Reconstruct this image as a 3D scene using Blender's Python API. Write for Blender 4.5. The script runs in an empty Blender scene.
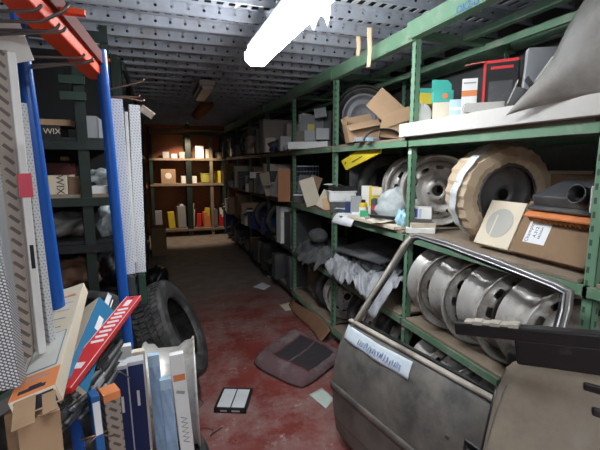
import bpy, math, random
from mathutils import Matrix, Vector, noise
random.seed(7)
C = bpy.context.scene.collection
PI = math.pi
# ---------------------------------------------------------------- camera
CAM = Vector((0, 0, 1.6)); YAW = math.radians(19.47); PIT = math.radians(8.53); FPX = 400.0
cd = bpy.data.cameras.new('camera'); cam = bpy.data.objects.new('camera', cd); C.objects.link(cam)
cd.sensor_width = 36; cd.lens = 24; cd.clip_start = 0.02; cd.clip_end = 60
cam.location = CAM; cam.rotation_euler = (PI/2 - PIT, 0, -YAW)
bpy.context.scene.camera = cam
# ---------------------------------------------------------------- world, light, exposure
sc = bpy.context.scene
sc.view_settings.view_transform = 'Standard'; sc.view_settings.look = 'None'
sc.view_settings.gamma = 1; sc.view_settings.use_curve_mapping = False
sc.view_settings.exposure = 0.7
w = bpy.data.worlds.new('world'); sc.world = w; w.use_nodes = True
w.node_tree.nodes['Background'].inputs[0].default_value = (0.75, 0.85, 1.0, 1)
w.node_tree.nodes['Background'].inputs[1].default_value = 0.06
TUBE = 30.0          # emission of the fluorescent diffusers
WARM = 75.0          # watts of the bulb lamp at the far end
REAR = 30.0
# ---------------------------------------------------------------- measuring helpers
def ray(px, py):
    a = px - 300.0; b = 225.0 - py
    cp, sp = math.cos(PIT), math.sin(PIT)
    f = FPX*cp + b*sp; u = -FPX*sp + b*cp
    return Vector((f*math.sin(YAW) + a*math.cos(YAW), f*math.cos(YAW) - a*math.sin(YAW), u))
def X(px, py, x): d = ray(px, py); return CAM + d*(x/d.x)
def Y(px, py, y): d = ray(px, py); return CAM + d*(y/d.y)
def Z(px, py, z): d = ray(px, py); return CAM + d*((z-1.6)/d.z)
def ypx(px, x, z):       # depth of the point at column px on the plane x, height z
    k = (px-300)/FPX; cy, sy = math.cos(YAW), math.sin(YAW); cp, sp = math.cos(PIT), math.sin(PIT)
    # x*cy - y*sy = k*(cp*(x*sy + y*cy) - sp*dz)
    dz = z-1.6
    return (x*cy - k*(cp*x*sy - sp*dz)) / (sy + k*cp*cy)
# ---------------------------------------------------------------- materials
MC = {}
def mat(name, col, rough=.6, metal=0., var=.12, scale=9., dirt=None, damt=.35, dscale=4., bump=.0, alpha=1., trans=0., emit=None, emis=0., spec=.5):
    if name in MC: return MC[name]
    m = bpy.data.materials.new(name); m.use_nodes = True; N = m.node_tree.nodes; L = m.node_tree.links
    p = N['Principled BSDF']; p.inputs['Roughness'].default_value = rough; p.inputs['Metallic'].default_value = metal
    p.inputs['Specular IOR Level'].default_value = spec
    tc = N.new('ShaderNodeTexCoord')
    n = N.new('ShaderNodeTexNoise'); n.inputs['Scale'].default_value = scale; n.inputs['Detail'].default_value = 5
    L.new(tc.outputs['Object'], n.inputs['Vector'])
    mx = N.new('ShaderNodeMix'); mx.data_type = 'RGBA'
    mx.inputs[6].default_value = tuple(c*(1-var) for c in col)+(1,); mx.inputs[7].default_value = tuple(min(1, c*(1+var)) for c in col)+(1,)
    L.new(n.outputs['Fac'], mx.inputs[0]); out = mx.outputs[2]
    if dirt:
        n2 = N.new('ShaderNodeTexNoise'); n2.inputs['Scale'].default_value = dscale; n2.inputs['Detail'].default_value = 8; n2.inputs['Roughness'].default_value = .7
        L.new(tc.outputs['Object'], n2.inputs['Vector'])
        r = N.new('ShaderNodeValToRGB'); r.color_ramp.elements[0].position = .62-damt*.5; r.color_ramp.elements[1].position = .78-damt*.4
        L.new(n2.outputs['Fac'], r.inputs[0])
        m2 = N.new('ShaderNodeMix'); m2.data_type = 'RGBA'; L.new(r.outputs[0], m2.inputs[0]); L.new(out, m2.inputs[6]); m2.inputs[7].default_value = tuple(dirt)+(1,)
        out = m2.outputs[2]
        rr = N.new('ShaderNodeMapRange'); rr.inputs[3].default_value = rough; rr.inputs[4].default_value = .85
        L.new(r.outputs[0], rr.inputs[0]); L.new(rr.outputs[0], p.inputs['Roughness'])
    L.new(out, p.inputs['Base Color'])
    if bump:
        b = N.new('ShaderNodeBump'); b.inputs['Strength'].default_value = bump; b.inputs['Distance'].default_value = .01
        L.new(n.outputs['Fac'], b.inputs['Height']); L.new(b.outputs[0], p.inputs['Normal'])
    p.inputs['Alpha'].default_value = alpha; p.inputs['Transmission Weight'].default_value = trans
    if emit: p.inputs['Emission Color'].default_value = tuple(emit)+(1,); p.inputs['Emission Strength'].default_value = emis
    MC[name] = m; return m
def brickmat(name, bg, br, scale, rot=0., w=.5, h=.25, mortar=.1, offset=.5, axes='XZ', rough=.5, metal=0.):
    if name in MC: return MC[name]
    m = bpy.data.materials.new(name); m.use_nodes = True; N = m.node_tree.nodes; L = m.node_tree.links
    p = N['Principled BSDF']; p.inputs['Roughness'].default_value = rough; p.inputs['Metallic'].default_value = metal
    tc = N.new('ShaderNodeTexCoord'); sx = N.new('ShaderNodeSeparateXYZ'); cb = N.new('ShaderNodeCombineXYZ')
    L.new(tc.outputs['Object'], sx.inputs[0])
    if axes == 'A':   # x and y summed so every upright side carries the print
        ad = N.new('ShaderNodeMath'); L.new(sx.outputs[0], ad.inputs[0]); L.new(sx.outputs[1], ad.inputs[1]); L.new(ad.outputs[0], cb.inputs[0]); L.new(sx.outputs[2], cb.inputs[1])
    else:
        L.new(sx.outputs['XYZ'.index(axes[0])], cb.inputs[0]); L.new(sx.outputs['XYZ'.index(axes[1])], cb.inputs[1])
    mp = N.new('ShaderNodeMapping'); mp.inputs['Rotation'].default_value = (0, 0, rot); L.new(cb.outputs[0], mp.inputs[0])
    b = N.new('ShaderNodeTexBrick'); b.offset = offset; b.inputs['Scale'].default_value = scale
    b.inputs['Color1'].default_value = tuple(br)+(1,); b.inputs['Color2'].default_value = tuple(c*.85 for c in br)+(1,); b.inputs['Mortar'].default_value = tuple(bg)+(1,)
    b.inputs['Brick Width'].default_value = w; b.inputs['Row Height'].default_value = h; b.inputs['Mortar Size'].default_value = mortar; b.inputs['Mortar Smooth'].default_value = .1
    L.new(mp.outputs[0], b.inputs['Vector']); L.new(b.outputs[0], p.inputs['Base Color'])
    MC[name] = m; return m
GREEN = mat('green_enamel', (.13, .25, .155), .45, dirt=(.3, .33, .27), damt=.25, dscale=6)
GREEN_SHADE = mat('shaded_green_enamel', (.020, .046, .034), .5, dirt=(.05, .07, .055), damt=.2)  # darkened green: shade of dim and deeper rack parts put into the colour
BOARD = mat('shelf_board', (.24, .185, .135), .8, dirt=(.36, .30, .23), damt=.25)
KRAFT = mat('kraft_cardboard', (.40, .26, .155), .8, var=.1, dirt=(.3, .19, .11), damt=.15)
KRAFT2 = mat('dark_kraft_cardboard', (.25, .155, .085), .8, var=.15, dirt=(.16, .1, .06), damt=.2)
CREAM = mat('cream_card', (.68, .60, .47), .75, dirt=(.5, .4, .28), damt=.1)
WHITE = mat('white_card', (.82, .82, .80), .6, dirt=(.5, .48, .44), damt=.08)
FOAM = mat('white_foam', (.56, .545, .51), .7, var=.05, scale=40, dirt=(.6, .55, .48), damt=.08, bump=.1)
GREYC = mat('grey_card', (.33, .34, .36), .7)
TAUPE = mat('taupe_card', (.3, .26, .23), .7)
BLUEC = mat('blue_card', (.02, .12, .36), .5)
NAVY = mat('navy_card', (.012, .03, .12), .45)
REDC = mat('red_card', (.62, .03, .035), .45)
ORANGE = mat('orange_card', (.75, .25, .09), .55)
YELL = mat('yellow_plastic', (.75, .58, .04), .45)
TEAL = mat('teal_card', (.05, .42, .35), .5)
LBLUE = mat('pale_blue_print', (.45, .62, .78), .4)
RUB = mat('black_rubber', (.024, .024, .025), .58, dirt=(.09, .085, .08), damt=.3, dscale=10)
BLACK = mat('black_plastic', (.015, .015, .017), .35, dirt=(.07, .065, .06), damt=.12, dscale=7)
DGREY = mat('dark_grey_plastic', (.06, .062, .067), .5, dirt=(.13, .12, .11), damt=.3)
STEEL = mat('dusty_grey_steel', (.60, .58, .55), .42, .35, dirt=(.26, .2, .15), damt=.25, dscale=6)
STEELD = mat('dull_dark_steel', (.14, .14, .145), .45, .5, dirt=(.13, .1, .08), damt=.3, dscale=6)
ZINC = mat('galvanised_steel', (.43, .46, .52), .5, .25, var=.25, scale=14, dirt=(.36, .36, .37), damt=.3)
RACKB = mat('blue_enamel', (.01, .11, .50), .3)
RACKO = mat('orange_red_enamel', (.95, .07, .008), .5, spec=.25)
WIRE = mat('dull_wire', (.17, .155, .145), .4, .6)
COPW = mat('coppery_wire', (.35, .22, .15), .4, .6)
WOOD = mat('warm_brown_board', (.33, .11, .05), .6, var=.35, scale=3, dirt=(.34, .14, .06), damt=.35, dscale=2)
INK = mat('dark_ink', (.03, .03, .05), .6)
INKW = mat('white_ink', (.8, .8, .8), .5)
INKB = mat('blue_ink', (.03, .10, .42), .6)
PAPER = mat('white_paper', (.78, .80, .82), .7)
CLEAR = mat('clear_film', (.75, .8, .82), .18, alpha=.42, var=.3, scale=20, bump=.6)
# ---------------------------------------------------------------- mesh builder
class M:
    def __init__(s): s.v = []; s.f = []; s.m = []; s.T = Matrix()
    def add(s, vs, fs, m=0):
        b = len(s.v); s.v += [s.T @ Vector(q) for q in vs]; s.f += [tuple(i+b for i in f) for f in fs]; s.m += [m]*len(fs); return s
    def box(s, c, d, R=None, m=0):
        vs = []
        for i in (-1, 1):
            for j in (-1, 1):
                for k in (-1, 1):
                    q = Vector((i*d[0]/2, j*d[1]/2, k*d[2]/2)); vs.append((R @ q if R else q) + Vector(c))
        return s.add(vs, [(0, 1, 3, 2), (4, 6, 7, 5), (0, 4, 5, 1), (2, 3, 7, 6), (0, 2, 6, 4), (1, 5, 7, 3)], m)
    def bb(s, a, b, m=0): return s.box([(a[i]+b[i])/2 for i in range(3)], [abs(b[i]-a[i]) for i in range(3)], None, m)
    def tube(s, path, r, n=8, m=0, closed=False, flat=1.):
        P = [Vector(p) for p in path]; vs = []; fs = []; up = Vector((0, 0, 1)); prev = None
        for i, p in enumerate(P):
            if closed: t = P[(i+1) % len(P)] - P[i-1]
            else: t = P[min(i+1, len(P)-1)] - P[max(i-1, 0)]
            t.normalize()
            if prev is None:
                a = t.cross(up)
                if a.length < .1: a = t.cross(Vector((1, 0, 0)))
            else: a = prev - t*prev.dot(t)
            a.normalize(); prev = a; b = t.cross(a)
            rr = r[i] if isinstance(r, (list, tuple)) else r
            for k in range(n):
                th = 2*PI*(k+.5)/n; vs.append(p + a*math.cos(th)*rr + b*math.sin(th)*rr*flat)
        q = len(P)
        for i in range(q if closed else q-1):
            for k in range(n):
                i2 = (i+1) % q; fs.append((i*n+k, i*n+(k+1) % n, i2*n+(k+1) % n, i2*n+k))
        if not closed: fs += [tuple(range(n-1, -1, -1)), tuple((q-1)*n+k for k in range(n))]
        return s.add(vs, fs, m)
    def lathe(s, prof, n=40, m=0, closed=False, cap=True):   # profile (r, z) about local z
        vs = []; fs = []; q = len(prof)
        for (r, z) in prof:
            for k in range(n): vs.append((r*math.cos(2*PI*k/n), r*math.sin(2*PI*k/n), z))
        for i in range(q if closed else q-1):
            j = (i+1) % q
            for k in range(n): fs.append((i*n+k, i*n+(k+1) % n, j*n+(k+1) % n, j*n+k))
        if cap and not closed:
            if prof[0][0] > 1e-5: fs.append(tuple(range(n-1, -1, -1)))
            if prof[-1][0] > 1e-5: fs.append(tuple((q-1)*n+k for k in range(n)))
        return s.add(vs, fs, m)
    def grid(s, fn, nu, nv, m=0, skip=None, wrap=False):
        vs = [fn(i/nu, j/nv) for i in range(nu+(0 if wrap else 1)) for j in range(nv+1)]; fs = []
        for i in range(nu):
            i2 = (i+1) % nu if wrap else i+1
            for j in range(nv):
                if skip and skip(i, j): continue
                fs.append((i*(nv+1)+j, i2*(nv+1)+j, i2*(nv+1)+j+1, i*(nv+1)+j+1))
        return s.add(vs, fs, m)
    def prism(s, poly, z0, z1, m=0):
        n = len(poly); vs = [(x, y, z0) for x, y in poly]+[(x, y, z1) for x, y in poly]
        return s.add(vs, [tuple(range(n-1, -1, -1)), tuple(range(n, 2*n))]+[(i, (i+1) % n, n+(i+1) % n, n+i) for i in range(n)], m)
    def build(s, name, mats, parent=None, loc=None, rot=None, smooth=False, bevel=0, solid=0, sub=0, matrix=None, flip=False):
        me = bpy.data.meshes.new(name); me.from_pydata([tuple(v) for v in s.v], [], s.f); 
        if not isinstance(mats, (list, tuple)): mats = [mats]
        for a in mats: me.materials.append(a)
        for p, mi in zip(me.polygons, s.m): p.material_index = mi; p.use_smooth = smooth
        me.validate(); me.update()
        import bmesh
        b = bmesh.new(); b.from_mesh(me); bmesh.ops.recalc_face_normals(b, faces=b.faces); b.to_mesh(me); b.free()
        o = bpy.data.objects.new(name, me); C.objects.link(o)
        if parent: o.parent = parent
        if matrix is not None: o.matrix_local = matrix
        if loc is not None: o.location = loc
        if rot is not None: o.rotation_euler = rot
        if solid: q = o.modifiers.new('s', 'SOLIDIFY'); q.thickness = solid; q.offset = 0
        if sub: q = o.modifiers.new('u', 'SUBSURF'); q.levels = sub; q.render_levels = sub
        if bevel: q = o.modifiers.new('b', 'BEVEL'); q.width = bevel; q.segments = 2; q.limit_method = 'ANGLE'
        return o
def tag(o, label, cat, group=None, kind=None):
    o['label'] = label; o['category'] = cat
    if group: o['group'] = group
    if kind: o['kind'] = kind
    return o
def thing(name, label, cat, loc=(0, 0, 0), rot=(0, 0, 0), group=None, matrix=None):
    o = bpy.data.objects.new(name, None); C.objects.link(o); o.empty_display_size = .05
    if matrix is not None: o.matrix_world = matrix
    else: o.location = loc; o.rotation_euler = rot
    return tag(o, label, cat, group)
def struct(o): o['kind'] = 'structure'; return o
KIDS = {}
def dup(src, label=None, loc=None, rot=None, group=None, matrix=None, scale=None):
    c = src.copy(); C.objects.link(c)
    for ch in [o for o in bpy.data.objects if o.parent == src]:
        if ch == c: continue
        d = ch.copy(); C.objects.link(d); d.parent = c
        for g in [o for o in bpy.data.objects if o.parent == ch]:
            if g.parent == d: continue
            e = g.copy(); C.objects.link(e); e.parent = d
    if label: c['label'] = label
    if group: c['group'] = group
    if matrix is not None: c.matrix_world = matrix
    if loc is not None: c.location = loc
    if rot is not None: c.rotation_euler = rot
    if scale: c.scale = (scale,)*3 if isinstance(scale, float) else scale
    return c
def frame(A, B, side):      # local z runs A to B, local y faces about "side", origin at A
    A = Vector(A); B = Vector(B); z = (B-A).normalized(); y = Vector(side); y = (y - z*y.dot(z)).normalized(); x = y.cross(z)
    m = Matrix((x, y, z)).transposed().to_4x4(); m.translation = A; return m
def lettering(body, size, m, parent, matrix, ext=.0004, align='CENTER'):
    cu = bpy.data.curves.new('lettering', 'FONT'); cu.body = body; cu.size = size; cu.extrude = ext; cu.align_x = align; cu.align_y = 'CENTER'; cu.resolution_u = 3
    o = bpy.data.objects.new('lettering_curve', cu); C.objects.link(o)
    dg = bpy.context.evaluated_depsgraph_get(); me = bpy.data.meshes.new_from_object(o.evaluated_get(dg)); bpy.data.objects.remove(o)
    me.materials.clear(); me.materials.append(m)
    t = bpy.data.objects.new('lettering', me); C.objects.link(t); t.parent = parent; t.matrix_local = matrix; return t
def on_face(x, z, y, ang=0., s=1):   # text matrix lying on a face whose normal is local -y (s=1) or +y (s=-1)
    m = Matrix.Rotation(PI/2, 4, 'X')
    if s < 0: m = Matrix.Rotation(PI, 4, 'Z') @ m
    m = m @ Matrix.Rotation(ang, 4, 'Z'); m.translation = Vector((x, y, z)); return m
def on_top(x, y, z, ang=0.):
    m = Matrix.Rotation(ang, 4, 'Z'); m.translation = Vector((x, y, z)); return m
# ---------------------------------------------------------------- generic things
def carton(name, label, cat, size, matrix, m=KRAFT, seam=None, group=None, bevel=.002, extra=None):
    """closed carton, origin at base centre; the lid seam is a strip of tape on the top (a part)"""
    w_, d_, h_ = size
    b = M(); b.box((0, 0, h_/2), size)
    if seam is None and not extra:
        o = b.build(name, m, matrix=matrix, bevel=bevel); return tag(o, label, cat, group)
    t = thing(name, label, cat, matrix=matrix, group=group); b.build('carton_body', m, t, bevel=bevel)
    if seam:
        s = M(); s.box((0, 0, h_+.0006), (w_*.99, d_*.16, .0012)); s.box((w_/2+.0006, 0, h_-.03*h_/.1*.5), (.0012, d_*.16, min(.06, h_*.35))); s.box((-w_/2-.0006, 0, h_-.015), (.0012, d_*.16, min(.06, h_*.35)))
        s.build('packing_tape', seam, t)
    if extra: extra(t)
    return t
def open_carton(name, label, cat, size, matrix, m=KRAFT, angs=(2.2, 2.0, 2.4, 1.9), group=None):
    """open box with walls and four folded-out flaps"""
    w_, d_, h_ = size; k = .005
    t = thing(name, label, cat, matrix=matrix, group=group)
    b = M(); b.bb((-w_/2, -d_/2, 0), (w_/2, d_/2, k)); b.bb((-w_/2, -d_/2, k), (-w_/2+k, d_/2, h_)); b.bb((w_/2-k, -d_/2, k), (w_/2, d_/2, h_)); b.bb((-w_/2+k, -d_/2, k), (w_/2-k, -d_/2+k, h_)); b.bb((-w_/2+k, d_/2-k, k), (w_/2-k, d_/2, h_))
    b.build('carton_body', m, t)
    fl = min(w_, d_)*.48
    for i, a in enumerate(angs):
        if a is None: continue
        f = M(); L = (d_ if i < 2 else w_)*.97
        f.box((0, 0, fl/2), (.004, L, fl))
        off = (w_/2, -w_/2, d_/2, -d_/2)[i]; rz = (0, PI, PI/2, -PI/2)[i]
        R = Matrix.Rotation(rz, 4, 'Z') @ Matrix.Translation((abs(off), 0, h_)) @ Matrix.Rotation(a, 4, 'Y')
        f.build('flap', m, t, matrix=R)
    return t
def T(x, y, z, rz=0., rx=0., ry=0.): return Matrix.Translation((x, y, z)) @ Matrix.Rotation(rz, 4, 'Z') @ Matrix.Rotation(rx, 4, 'X') @ Matrix.Rotation(ry, 4, 'Y')
def wheel_proto(name, label, R=.19, W=.15, mrim=STEEL, mdisc=STEEL, group=None, holes=10):
    t = thing(name, label, 'wheel', group=group)
    h = W/2; p = [(R, -h), (R+.001, -h+.006), (R-.010, -h+.012), (R-.013, -h+.035), (R-.035, -h+.05), (R-.038, h-.06), (R-.016, h-.035), (R-.012, h-.012), (R+.001, h-.006), (R, h),
         (R-.006, h), (R-.018, h-.015), (R-.022, h-.035), (R-.044, h-.062), (R-.041, -h+.052), (R-.019, -h+.038), (R-.016, -h+.012), (R-.006, -h)]
    M().lathe(p, 48, closed=True).build('rim', mrim, t, smooth=True, sub=0)
    prof = [(.030, .30), (.045, .34), (.06, .30), (.066, .17), (.085, .14), (.105, .22), (.118, .32), (.128, .33), (.137, .27), (.150, .12)]
    q = R/.195; NS = holes*6
    def fn(u, v):
        j = v*(len(prof)-1); r, z = prof[int(round(j))]; r *= q
        if int(round(j)) == len(prof)-1: r = R-.040
        return (r*math.cos(2*PI*u), r*math.sin(2*PI*u), z*W+h*.1)
    M().grid(fn, NS, len(prof)-1, skip=lambda i, j: (i % 6) in (2, 3, 4) and j in (6, 7), wrap=True).build('disc', mdisc, t, smooth=True, solid=.005, sub=1)
    M().lathe([(0, 0), (.007, 0), (.007, .012), (0, .016)], 6)
    b = M()
    for k in range(4):
        b.T = Matrix.Rotation(k*PI/2+.4, 4, 'Z') @ Matrix.Translation((.052*q, 0, .33*W+h*.1)); b.lathe([(.009, -.003), (.009, .008), (.004, .010)], 6)
    b.build('wheel_bolt', STEELD, t)
    return t
def tyre_mesh(R=.31, W=.19, ri=.20, blocks=True, nb=64, fine=False):
    b = M(); h = W/2
    prof = [(ri, -h*.78), (ri+.008, -h*.88), (ri+.03, -h*.98), (ri+.055, -h), (R-.03, -h*.98), (R-.012, -h*.88), (R-.004, -h*.7), (R, -h*.3), (R, h*.3), (R-.004, h*.7), (R-.012, h*.88), (R-.03, h*.98), (ri+.055, h), (ri+.03, h*.98), (ri+.008, h*.88), (ri, h*.78),
            (ri+.006, h*.7), (ri+.04, h*.86), (R-.035, h*.82), (R-.018, h*.4), (R-.018, -h*.4), (R-.035, -h*.82), (ri+.04, -h*.86), (ri+.006, -h*.7)]
    b.lathe(prof, 64, closed=True)
    if blocks:
        # five rows of slanted tread blocks standing on the casing
        rows = [(-.86, -.54, .5), (-.48, -.2, .75), (-.14, .14, 0), (.2, .48, -.75), (.54, .86, -.5)]
        for (a0, a1, sl) in rows:
            for k in range(nb):
                th0 = 2*PI*(k+(.5 if sl else 0))/nb; dt = 2*PI/nb*.76
                vs = []
                for rr in (R-.014, R+.006):
                    for (zz, tt) in ((a0, 0), (a1, 0), (a1, 1), (a0, 1)):
                        e = abs(zz)
                        r2 = rr - (.010 if e > .8 else .002 if e > .5 else 0)
                        th = th0 + dt*tt + sl*(zz-a0)*2*PI/nb*2.2*(1 if sl > 0 else 1)
                        vs.append((r2*math.cos(th), r2*math.sin(th), zz*h))
                b.add(vs, [(4, 5, 6, 7), (0, 4, 7, 3), (1, 2, 6, 5), (0, 1, 5, 4), (3, 7, 6, 2)])
    return b
def blob(name, label, cat, mt, size, m, seed=0, amp=.25, n=28):
    b = M()
    def f(u, v):
        a = 2*PI*u; e = PI*(v-.5); p = Vector((math.cos(a)*math.cos(e), math.sin(a)*math.cos(e), math.sin(e)))
        k = 1 + amp*noise.noise(p*1.9+Vector((seed, 0, 0))) + amp*.35*noise.noise(p*4.5+Vector((0, seed, 0)))
        return Vector((p.x*size[0]*k, p.y*size[1]*k, max(0, size[2]*(1+p.z*k))))
    b.grid(f, n, n//2, wrap=True); return tag(b.build(name, m, matrix=mt, smooth=True), label, cat)
def sheet(name, label, cat, mt, w_, d_, m, seed=0, amp=.015, nu=18, nv=10, th=.0015, curl=None):
    b = M()
    def f(u, v):
        q = Vector(((u-.5)*w_, (v-.5)*d_, amp*(1+noise.noise(Vector((u*2.5+seed, v*2.5, 0))))+.003))
        if curl: q.z -= curl*max(0, .35-v)**2*8
        return q
    b.grid(f, nu, nv); return tag(b.build(name, m, matrix=mt, smooth=True, solid=th), label, cat)
# ================================================================ SETTING
XL, XR, YB, YF, ZC = -1.9, 2.28, 9.75, -2.6, 2.46
# floor: red painted concrete, worn through to grey and dusty
fm = bpy.data.materials.new('worn_red_floor_paint'); fm.use_nodes = True; N = fm.node_tree.nodes; L = fm.node_tree.links
tc = N.new('ShaderNodeTexCoord'); P = N['Principled BSDF']; P.inputs['Roughness'].default_value = .42
def nz(s, d=8, r=.6):
    n = N.new('ShaderNodeTexNoise'); n.inputs['Scale'].default_value = s; n.inputs['Detail'].default_value = d; n.inputs['Roughness'].default_value = r; L.new(tc.outputs['Object'], n.inputs['Vector']); return n.outputs['Fac']
def rmp(src, a, b):
    r = N.new('ShaderNodeMapRange'); r.inputs[1].default_value = a; r.inputs[2].default_value = b; r.clamp = True; L.new(src, r.inputs[0]); return r.outputs[0]
def mixc(f, a, b):
    m = N.new('ShaderNodeMix'); m.data_type = 'RGBA'; L.new(f, m.inputs[0])
    for i, c in ((6, a), (7, b)):
        if isinstance(c, tuple): m.inputs[i].default_value = c+(1,)
        else: L.new(c, m.inputs[i])
    return m.outputs[2]
red = mixc(rmp(nz(3), .3, .7), (.155, .022, .017), (.24, .05, .04))
c1 = mixc(rmp(nz(2.3, 12, .75), .43, .66), red, (.30, .205, .19))
c2 = mixc(rmp(nz(9, 12, .8), .57, .68), c1, (.50, .44, .40))
sy = N.new('ShaderNodeSeparateXYZ'); L.new(tc.outputs['Object'], sy.inputs[0])
ad = N.new('ShaderNodeMath'); ad.operation = 'MULTIPLY_ADD'; L.new(nz(1.6, 8), ad.inputs[0]); ad.inputs[1].default_value = 3.2; L.new(sy.outputs[1], ad.inputs[2])
c3 = mixc(rmp(ad.outputs[0], 5.6, 7.2), c2, mixc(rmp(nz(5), .35, .7), (.18, .155, .14), (.30, .26, .235)))
L.new(c3, P.inputs['Base Color'])
mr_ = N.new('ShaderNodeMapRange'); mr_.inputs[3].default_value = .38; mr_.inputs[4].default_value = .7; L.new(nz(6, 8), mr_.inputs[0]); L.new(mr_.outputs[0], P.inputs['Roughness'])
b_ = N.new('ShaderNodeBump'); b_.inputs['Strength'].default_value = .04; b_.inputs['Distance'].default_value = .004; L.new(nz(30), b_.inputs['Height']); L.new(b_.outputs[0], P.inputs['Normal'])
b = M(); b.bb((XL, YF, -.1), (XR, YB, 0)); struct(b.build('floor', fm))
WALLM = mat('dim_plaster', (.10, .10, .105), .9, dirt=(.07, .065, .06), damt=.4, dscale=2)
b = M(); b.bb((XL-.1, YF, 0), (XL, YB, 2.9)); struct(b.build('wall_left', WALLM))
b = M(); b.bb((XR, YF, 0), (XR+.1, YB, 2.9)); struct(b.build('wall_right', WALLM))
b = M(); b.bb((XL, YF-.1, 0), (XR, YF, 2.9)); struct(b.build('wall_front', mat('pale_plaster', (.45, .45, .43), .9)))
b = M(); b.bb((XL, YB, 0), (XR, YB+.1, 2.9)); struct(b.build('wall_back', WOOD))
b = M(); b.bb((XL, YF, 2.8), (XR, YB, 2.9)); struct(b.build('ceiling', mat('dark_roof_void', (.012, .011, .012), .9)))
# open mezzanine deck overhead: galvanised joist channels with a row of punched holes, slotted floor strips above
b = M(); p_ = .27; y = YF+.02; K = 8; HW = .066
while y < YB-.3:
    n = int((XR-XL)/.09)
    for k in range(n):
        x0 = XL + k*.09; cx = x0+.045; cz = ZC+.034; r = .009
        vs = []
        for j in range(K):
            a = 2*PI*j/K; c_, s_ = math.cos(a), math.sin(a); q = max(abs(c_), abs(s_)); vs.append((cx+c_/q*.045, y, cz+s_/q*.032))
        for j in range(K):
            a = 2*PI*j/K; vs.append((cx+math.cos(a)*r, y, cz+math.sin(a)*r))
        b.add(vs, [(j, (j+1) % K, K+(j+1) % K, K+j) for j in range(K)])
        # pressed dimple catching the light above each hole
        b.add([(cx-.006, y-.001, cz+.030), (cx+.006, y-.001, cz+.030), (cx+.010, y-.016, cz+.010), (cx-.010, y-.016, cz+.010)], [(0, 1, 2, 3)])
    b.bb((XL, y, ZC), (XR, y+.014, ZC+.004)); b.bb((XL, y, ZC+HW), (XR, y+.05, ZC+HW+.004)); b.bb((XL, y+.235, ZC+HW), (XR, y+.27, ZC+HW+.004))
    n = int((XR-XL)/.07)
    for k in range(n):
        x0 = XL + k*.07
        b.bb((x0, y+.05, ZC+HW), (x0+.030, y+.235, ZC+HW+.006))
    y += p_
struct(b.build('ceiling', ZINC))
for i, xx in enumerate((-.55, .45)):      # cross joists under the roof carrying the deck
    b = M(); b.bb((xx, YF, ZC+.09), (xx+.05, YB, ZC+.2)); struct(b.build('trim_%d' % (i+1), STEELD))

# ---------------------------------------------------------------- racks
def post(b, x, y, z1, s=.05, sx=1, sy=1, t=.004):
    """slotted angle post, corner at x,y"""
    b.bb((x, y, 0), (x+sx*t, y+sy*s, z1)); b.bb((x, y, 0), (x+sx*s, y+sy*t, z1))
def slots(b, x, y, z1, s, sx, sy):
    z = .05
    while z < z1-.04:
        b.bb((x-sx*.0008, y+sy*s*.42, z), (x+sx*.0002, y+sy*s*.62, z+.016)); b.bb((x+sx*s*.42, y-sy*.0008, z), (x+sx*s*.62, y+sy*.0002, z+.016)); z += .05
XF = 1.45; XB = 2.15
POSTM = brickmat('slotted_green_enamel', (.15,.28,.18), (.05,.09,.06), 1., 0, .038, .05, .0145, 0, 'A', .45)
POST_SHADE = brickmat('slotted_shaded_green_enamel', (.032,.075,.055), (.006,.01,.01), 1., 0, .055, .05, .0175, 0, 'A', .45)  # darkened copy of the slotted green, shade of the deeper bays in the colour
YS = [-.16, .97, 2.1, 3.23, 4.36, 5.49, 6.62, 7.75, 8.88]
LV = [.14, .64, 1.185, 1.765]
rr = thing('shelving_rack', 'long green slotted-angle shelving rack along the right side of the aisle', 'shelving rack', (XF, 2.1, 0))
RT = Matrix.Translation((-XF, -2.1, 0))
for i, y in enumerate(YS):
    for (x, sx) in ((XF, 1), (XB, -1)):
        b = M(); b.T = RT; post(b, x, y-.019, 2.40, .038, sx, 1); b.build('post', POSTM if i < 5 else POST_SHADE, rr)
for i in range(len(YS)-1):
    y0, y1 = YS[i]+.002, YS[i+1]-.002
    for z in LV:
        for x in (XF-.0105, XB+.0105):
            b = M(); b.T = RT; b.box((x, (y0+y1)/2, z-.036), (.018, y1-y0+.02, .038)); b.box((x+.006*(1 if x < 1.8 else -1), (y0+y1)/2, z-.054), (.028, y1-y0+.02, .003)); b.build('shelf_beam', GREEN if i < 4 else GREEN_SHADE, rr)
        b = M(); b.T = RT; b.bb((XF-.012, y0+.03, z-.016), (XB, y1-.03, z)); b.build('shelf_board', BOARD, rr, bevel=.002)
    for x, dx in ((XF-.016, -.012), (XB+.016, .012)):
        off = .012 if i % 2 else 0
        b = M(); b.T = RT; b.bb((x-.015-off*(dx < 0), y0-.02, 2.315+off), (x+.015-off*(dx < 0), y1+.02, 2.40+off)); b.bb((x-.015-off*(dx < 0)+.004, y0-.02, 2.308+off), (x+.035, y1+.02, 2.315+off)); bo = b.build('top_beam', GREEN, rr)
        if i == 1 and dx < 0:
            lettering('OK2-DYS', .05, INKB, bo, Matrix.Translation((-.0325-off, -.50, 2.338)) @ Matrix.Rotation(-PI/2, 4, 'Z') @ Matrix.Rotation(PI/2, 4, 'X'))
for y in YS:
    b = M(); b.T = RT; b.bb((XF+.02, y-.02, 2.33), (XB-.02, y+.02, 2.37)); b.build('top_brace', GREEN, rr)
b = M(); b.T = RT; b.bb((1.78, -.16, 2.34), (1.82, 8.88, 2.38)); b.bb((1.95, -.16, 2.30), (1.97, 8.88, 2.34)); b.build('top_rail', GREEN, rr)
for i, (y, z, s) in enumerate(((2.1, 1.685, .022), (2.1, .60, .02), (2.1, .565, .02))):
    b = M(); b.T = RT; b.bb((XF-.0007, y-.015, z-.02), (XF-.0002+.0001, y+.015, z)); b.build('label_sticker', PAPER, rr)

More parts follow.
